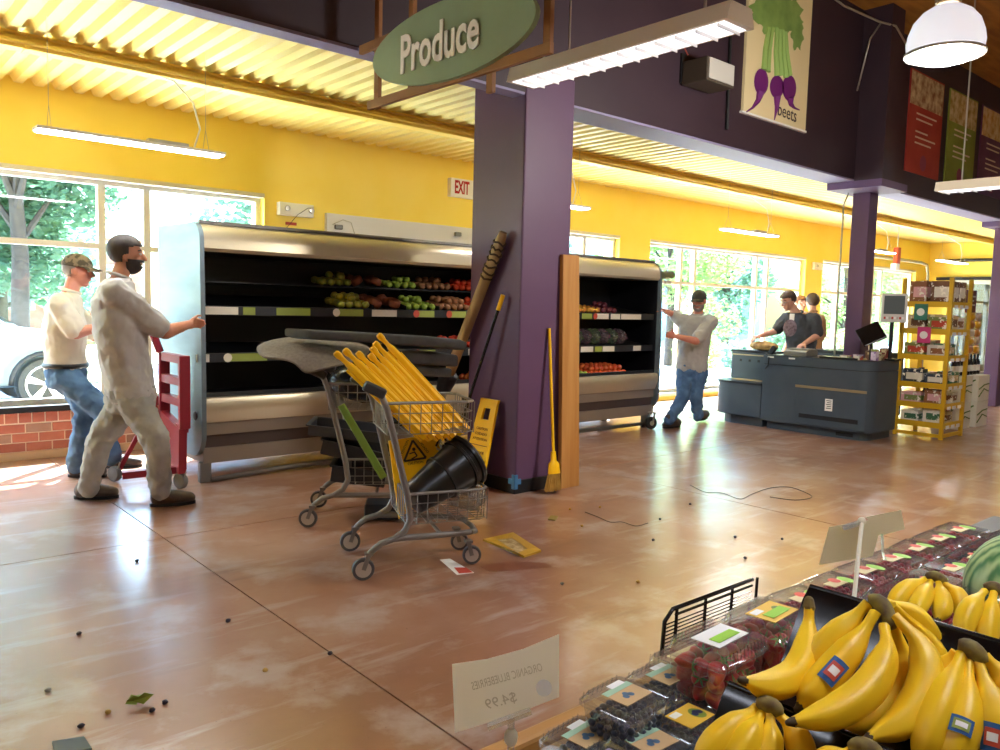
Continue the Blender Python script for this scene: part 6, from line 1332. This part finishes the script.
# posters to the right
def banner(pxs, c1, c2, lab, ink, top):
    x0, x1 = pxs; g = empty('banner_poster', ((x0 + x1) / 2, 4.40, 3.25), lab, 'poster')
    MB().box(x0, x1, 4.402, 4.418, 3.25, 4.50).build('board', mat('banner' + c1, c1, .6, color2=c2, scale=2.5), g)
    MB().box(x0 + .02, x1 - .02, 4.398, 4.402, 4.08, 4.48).build('photo_print', mat('bannertop' + c1, top, .6, color2='#d8c8a0', scale=9), g)
    w_ = x1 - x0
    for k in range(5): MB().box(x0 + w_ * .22, x0 + w_ * (.82 - .12 * (k % 3)), 4.399, 4.402, 3.98 - k * .07 - (.08 if k > 1 else 0), 4.0 - k * .07 - (.08 if k > 1 else 0)).build('text_line', ink, g)
    MB().disc((x0 + w_ * .5, 4.400, 3.40), .10, (0, -1, 0), 20).build('seal', mat('seal' + c1, ['#c86a3a', '#a85030', '#8a3a5a'][len(c1 + lab) % 3], .6), g)
ink = mat('banner_ink', '#e0d0c0', .6)
banner((10.50, 11.55), '#9c2f2c', '#b04038', 'red banner poster with a fruit photo on the upper purple wall', ink, '#8a5a40')
banner((11.76, 12.78), '#7a8a34', '#8c9a40', 'green banner poster in the middle of the three on the upper wall', ink, '#a08030')
banner((12.98, 14.1), '#5a3458', '#6a4068', 'purple banner poster rightmost of the three on the upper wall', ink, '#b88a40')
# exit sign, emergency light, long white panel, small fixtures on the window wall
g = empty('exit_sign', (6.05, 7.74, 2.72), 'white EXIT sign with red letters on the yellow wall', 'exit sign')
MB().box(5.88, 6.24, 7.70, 7.77, 2.71, 2.93).build('housing', m_white, g, bevel=.006)
text('lettering', 'EXIT', .21, mat('exit_red', '#b00c0c', .5), plane_m((6.045, 7.697, 2.82), (1, 0, 0), (0, 0, 1)), g, .22, .001, bold=.006)
g = empty('emergency_light', (3.89, 7.74, 2.29), 'white twin lamp emergency light box above the display case', 'emergency light')
MB().box(3.70, 4.08, 7.69, 7.77, 2.29, 2.42).build('housing', m_white, g, bevel=.006)
for x in (3.78, 4.05): MB().lathe([(.028, 0), (.030, .012), (.026, .02), (.01, .022)], 16, (x, 7.69, 2.36), frame((0, -1, 0))).build('lamp_head', m_alu, g, smooth=.7)
MB().tube([(4.07, 7.68, 2.39), (4.0, 7.67, 2.38), (3.88, 7.66, 2.30), (3.76, 7.66, 2.16)], .003, 5).build('wire', m_black, g, smooth=3)
MB().box(3.80, 3.92, 7.76, 7.775, 2.20, 2.23).build('red_tag', m_tagr, g)
g = empty('wall_panel', (5.25, 7.75, 2.0), 'long white service panel on the yellow wall above the display case', 'panel')
MB().box(4.25, 6.5, 7.72, 7.77, 1.95, 2.36).build('board', mat('panel_white', '#dcdce0', .5), g)
for x, z in ((4.38, 2.22), (6.0, 2.27)): MB().obox((x, 7.70, z), (.09, .04, .05)).build('socket', mat('socket_grey', '#7d7d80', .5), g, bevel=.01)
MB().tube([(4.30, 7.69, 2.24), (4.42, 7.68, 2.30), (4.52, 7.68, 2.28), (4.58, 7.68, 2.12)], .004, 5).build('cable', m_alu, g, smooth=3)
g = empty('smoke_alarm', (14.85, 7.74, 2.3), 'small white alarm box on the yellow pier between windows', 'alarm'); MB().box(14.68, 15.02, 7.72, 7.77, 2.28, 2.42).build('housing', m_white, g, bevel=.01); MB().lathe([(.03, 0), (.02, .02)], 12, (14.8, 7.72, 2.35), frame((0, -1, 0))).build('lens', m_alu, g)
tag(MB().tube([(16.2, 7.6, 2.66), (19.3, 7.6, 2.66), (19.65, 7.6, 2.62), (19.75, 7.6, 2.4), (19.75, 7.6, .0)], .035, 8).build('grey_pipe', mat('pipe_grey', '#a8a498', .5), smooth=.9), 'grey pipe bending down the far corner of the yellow bay', 'pipe')
tag(MB().tube([(20.12, 7.5, 2.74), (20.12, 4.9, 2.74)], .035, 8).build('track_rail', m_black), 'black rail across the yellow end wall', 'rail')
g = empty('fire_bell', (15.4, 6.6, 2.6), 'red and white alarm horn hanging right of the slim column', 'alarm'); c = DP(897, 256, 14.5); MB().obox(c, (.12, .08, .30)).build('horn', mat('horn_red', '#c8502a', .5), g); MB().obox(c + V((-.05, 0, -.2)), (.14, .1, .12)).build('base', m_white, g)
MB().tube([c + V((0, 0, .15)), V((c.x, c.y, 3.17))], .01, 6).build('drop_rod', m_alu, g); g.location = c; 
for ch in g.children: ch.location = -(c - V((15.4, 6.6, 2.6)))
# ------------------------------------------------------------------ litter on the floor
def flat(name, pts, m, lab, catg, th=.002, grp=None): q = [V((p.x, p.y, .0005)) for p in pts]; return tag(MB().rings([q, [p + V((0, 0, th)) for p in q]]).build(name, m), lab, catg, grp)
g = empty('squashed_tray', FL(512, 547), 'squashed yellow plastic tray lying in a wet patch beside the cart', 'tray')
q = [FL(x, y) for x, y in ((483, 541), (513, 534), (541, 552), (524, 558))]; q2 = [FL(x, y, .02) for x, y in ((497, 540), (512, 538), (528, 549), (518, 553))]
MB().add([V((p.x, p.y, .001)) for p in q] + [V((p.x, p.y, .022)) for p in q2] + [V((p.x, p.y, .012)) for p in q], [(0, 1, 2, 3), (8, 9, 5, 4), (9, 10, 6, 5), (10, 11, 7, 6), (11, 8, 4, 7), (0, 8, 9, 1), (1, 9, 10, 2), (2, 10, 11, 3), (3, 11, 8, 0)][:9]).build('tray_body', mat('dull_yellow', '#b98f2a', .3), g)
MB().add([V((p.x, p.y, .02)) for p in q2], [(0, 1, 2, 3)]).build('wrinkled_film', mat('film_pale', '#c9b48a', .3, color2='#8a6a2c', scale=30), g)
o = flat('paper_flyer', [FL(x, y) for x, y in ((440, 560), (450, 559), (474, 573), (457, 575))], m_white, 'white flyer with a red panel on the floor by the front wheel', 'paper')
MB().add([V((p.x, p.y, .0032)) for p in [FL(x, y) for x, y in ((454, 568), (466, 568), (473, 573), (459, 574))]], [(0, 1, 2, 3)]).build('red_print', m_tagr, o)
def puddle(pts, lab, m): flat('wet_patch', [FL(x, y) for x, y in pts], m, lab, 'puddle', .0006)
m_wetd = mat('wet_dark', '#7d4d34', .32)
puddle([(480, 566), (510, 561), (545, 563), (552, 567), (520, 570), (490, 572)], 'dark wet stain in front of the squashed yellow tray', m_wetd)
rd = random.Random(12)
crumbs = [(79, 635, 'dark'), (137, 562, 'dark'), (152, 712, 'dark'), (165, 704, 'dark'), (81, 728, 'dark'), (108, 714, 'tan'), (265, 672, 'tan'), (562, 585, 'grey'), (638, 583, 'tan'), (582, 527, 'tan'), (735, 538, 'dark'), (660, 520, 'dark'), (600, 508, 'tan'), (690, 505, 'dark'), (570, 510, 'tan'), (48, 692, 'grey'), (330, 655, 'dark'), (228, 622, 'dark'), (782, 540, 'dark'), (745, 559, 'dark'), (653, 541, 'dark')]
cmat = {'dark': mat('crumb_dark', '#2c2430', .6), 'tan': mat('crumb_tan', '#b08a40', .7), 'grey': mat('crumb_grey', '#8a8478', .8)}
for i, (x, y, c) in enumerate(crumbs):
    p = FL(x, y); q = MB().ell(p + V((0, 0, .008)), (.011, .009, .008), None, 8, 6); q.v = [tuple(V(a) + V((rd.uniform(-.002, .002), rd.uniform(-.002, .002), 0))) for a in q.v]
    tag(q.build('crumb', cmat[c], smooth=3), 'small %s crumb dropped on the concrete floor' % c, 'crumb', '%s crumbs on the floor' % c)
q = leaves(5, [(tuple(FL(136, 700, .02)), (.03, .03, .012))], .06, rd); tag(q.build('leaf_scrap', mat('leaf_scrap', '#7a8a2a', .6)), 'scrap of green leaf on the floor at lower left', 'leaf')
p = [FL(x, y) for x, y in ((52, 743), (84, 738), (92, 750), (55, 756))]; flat('grey_tile', p, mat('tile_grey', '#5a625e', .6), 'grey tile corner at the bottom left of the picture', 'tile', .006)
# scattered dirt, cords and scrape marks near the case
tag(MB().tube(cat([FL(x, y, .004) for x, y in ((690, 485), (705, 492), (722, 493), (740, 499), (752, 494), (770, 488), (788, 487), (802, 491), (812, 497), (795, 500), (770, 497))], 50), .0025, 5).build('floor_strand', m_black, smooth=3), 'thin dark line standing for wet dirt marks on the floor right of the column', 'rope')  # black tube stands in for dark water and dirt marks
tag(MB().tube(cat([FL(x, y, .003) for x, y in ((585, 512), (598, 517), (610, 522), (622, 522), (636, 526), (648, 523))], 30), .0025, 5).build('floor_strand', mat('cord_dirty', '#4a4438', .8), smooth=3), 'short dirty rope scrap on the floor in front of the wooden board', 'rope')
o = tag(MB().obox(FL(553, 518, .004), (.10, .05, .008), M.Rotation(.6, 3, 'Z')).build('wood_chip', mat('chip_olive', '#8a7a3c', .8)), 'flat olive scrap on the floor below the broom', 'scrap')
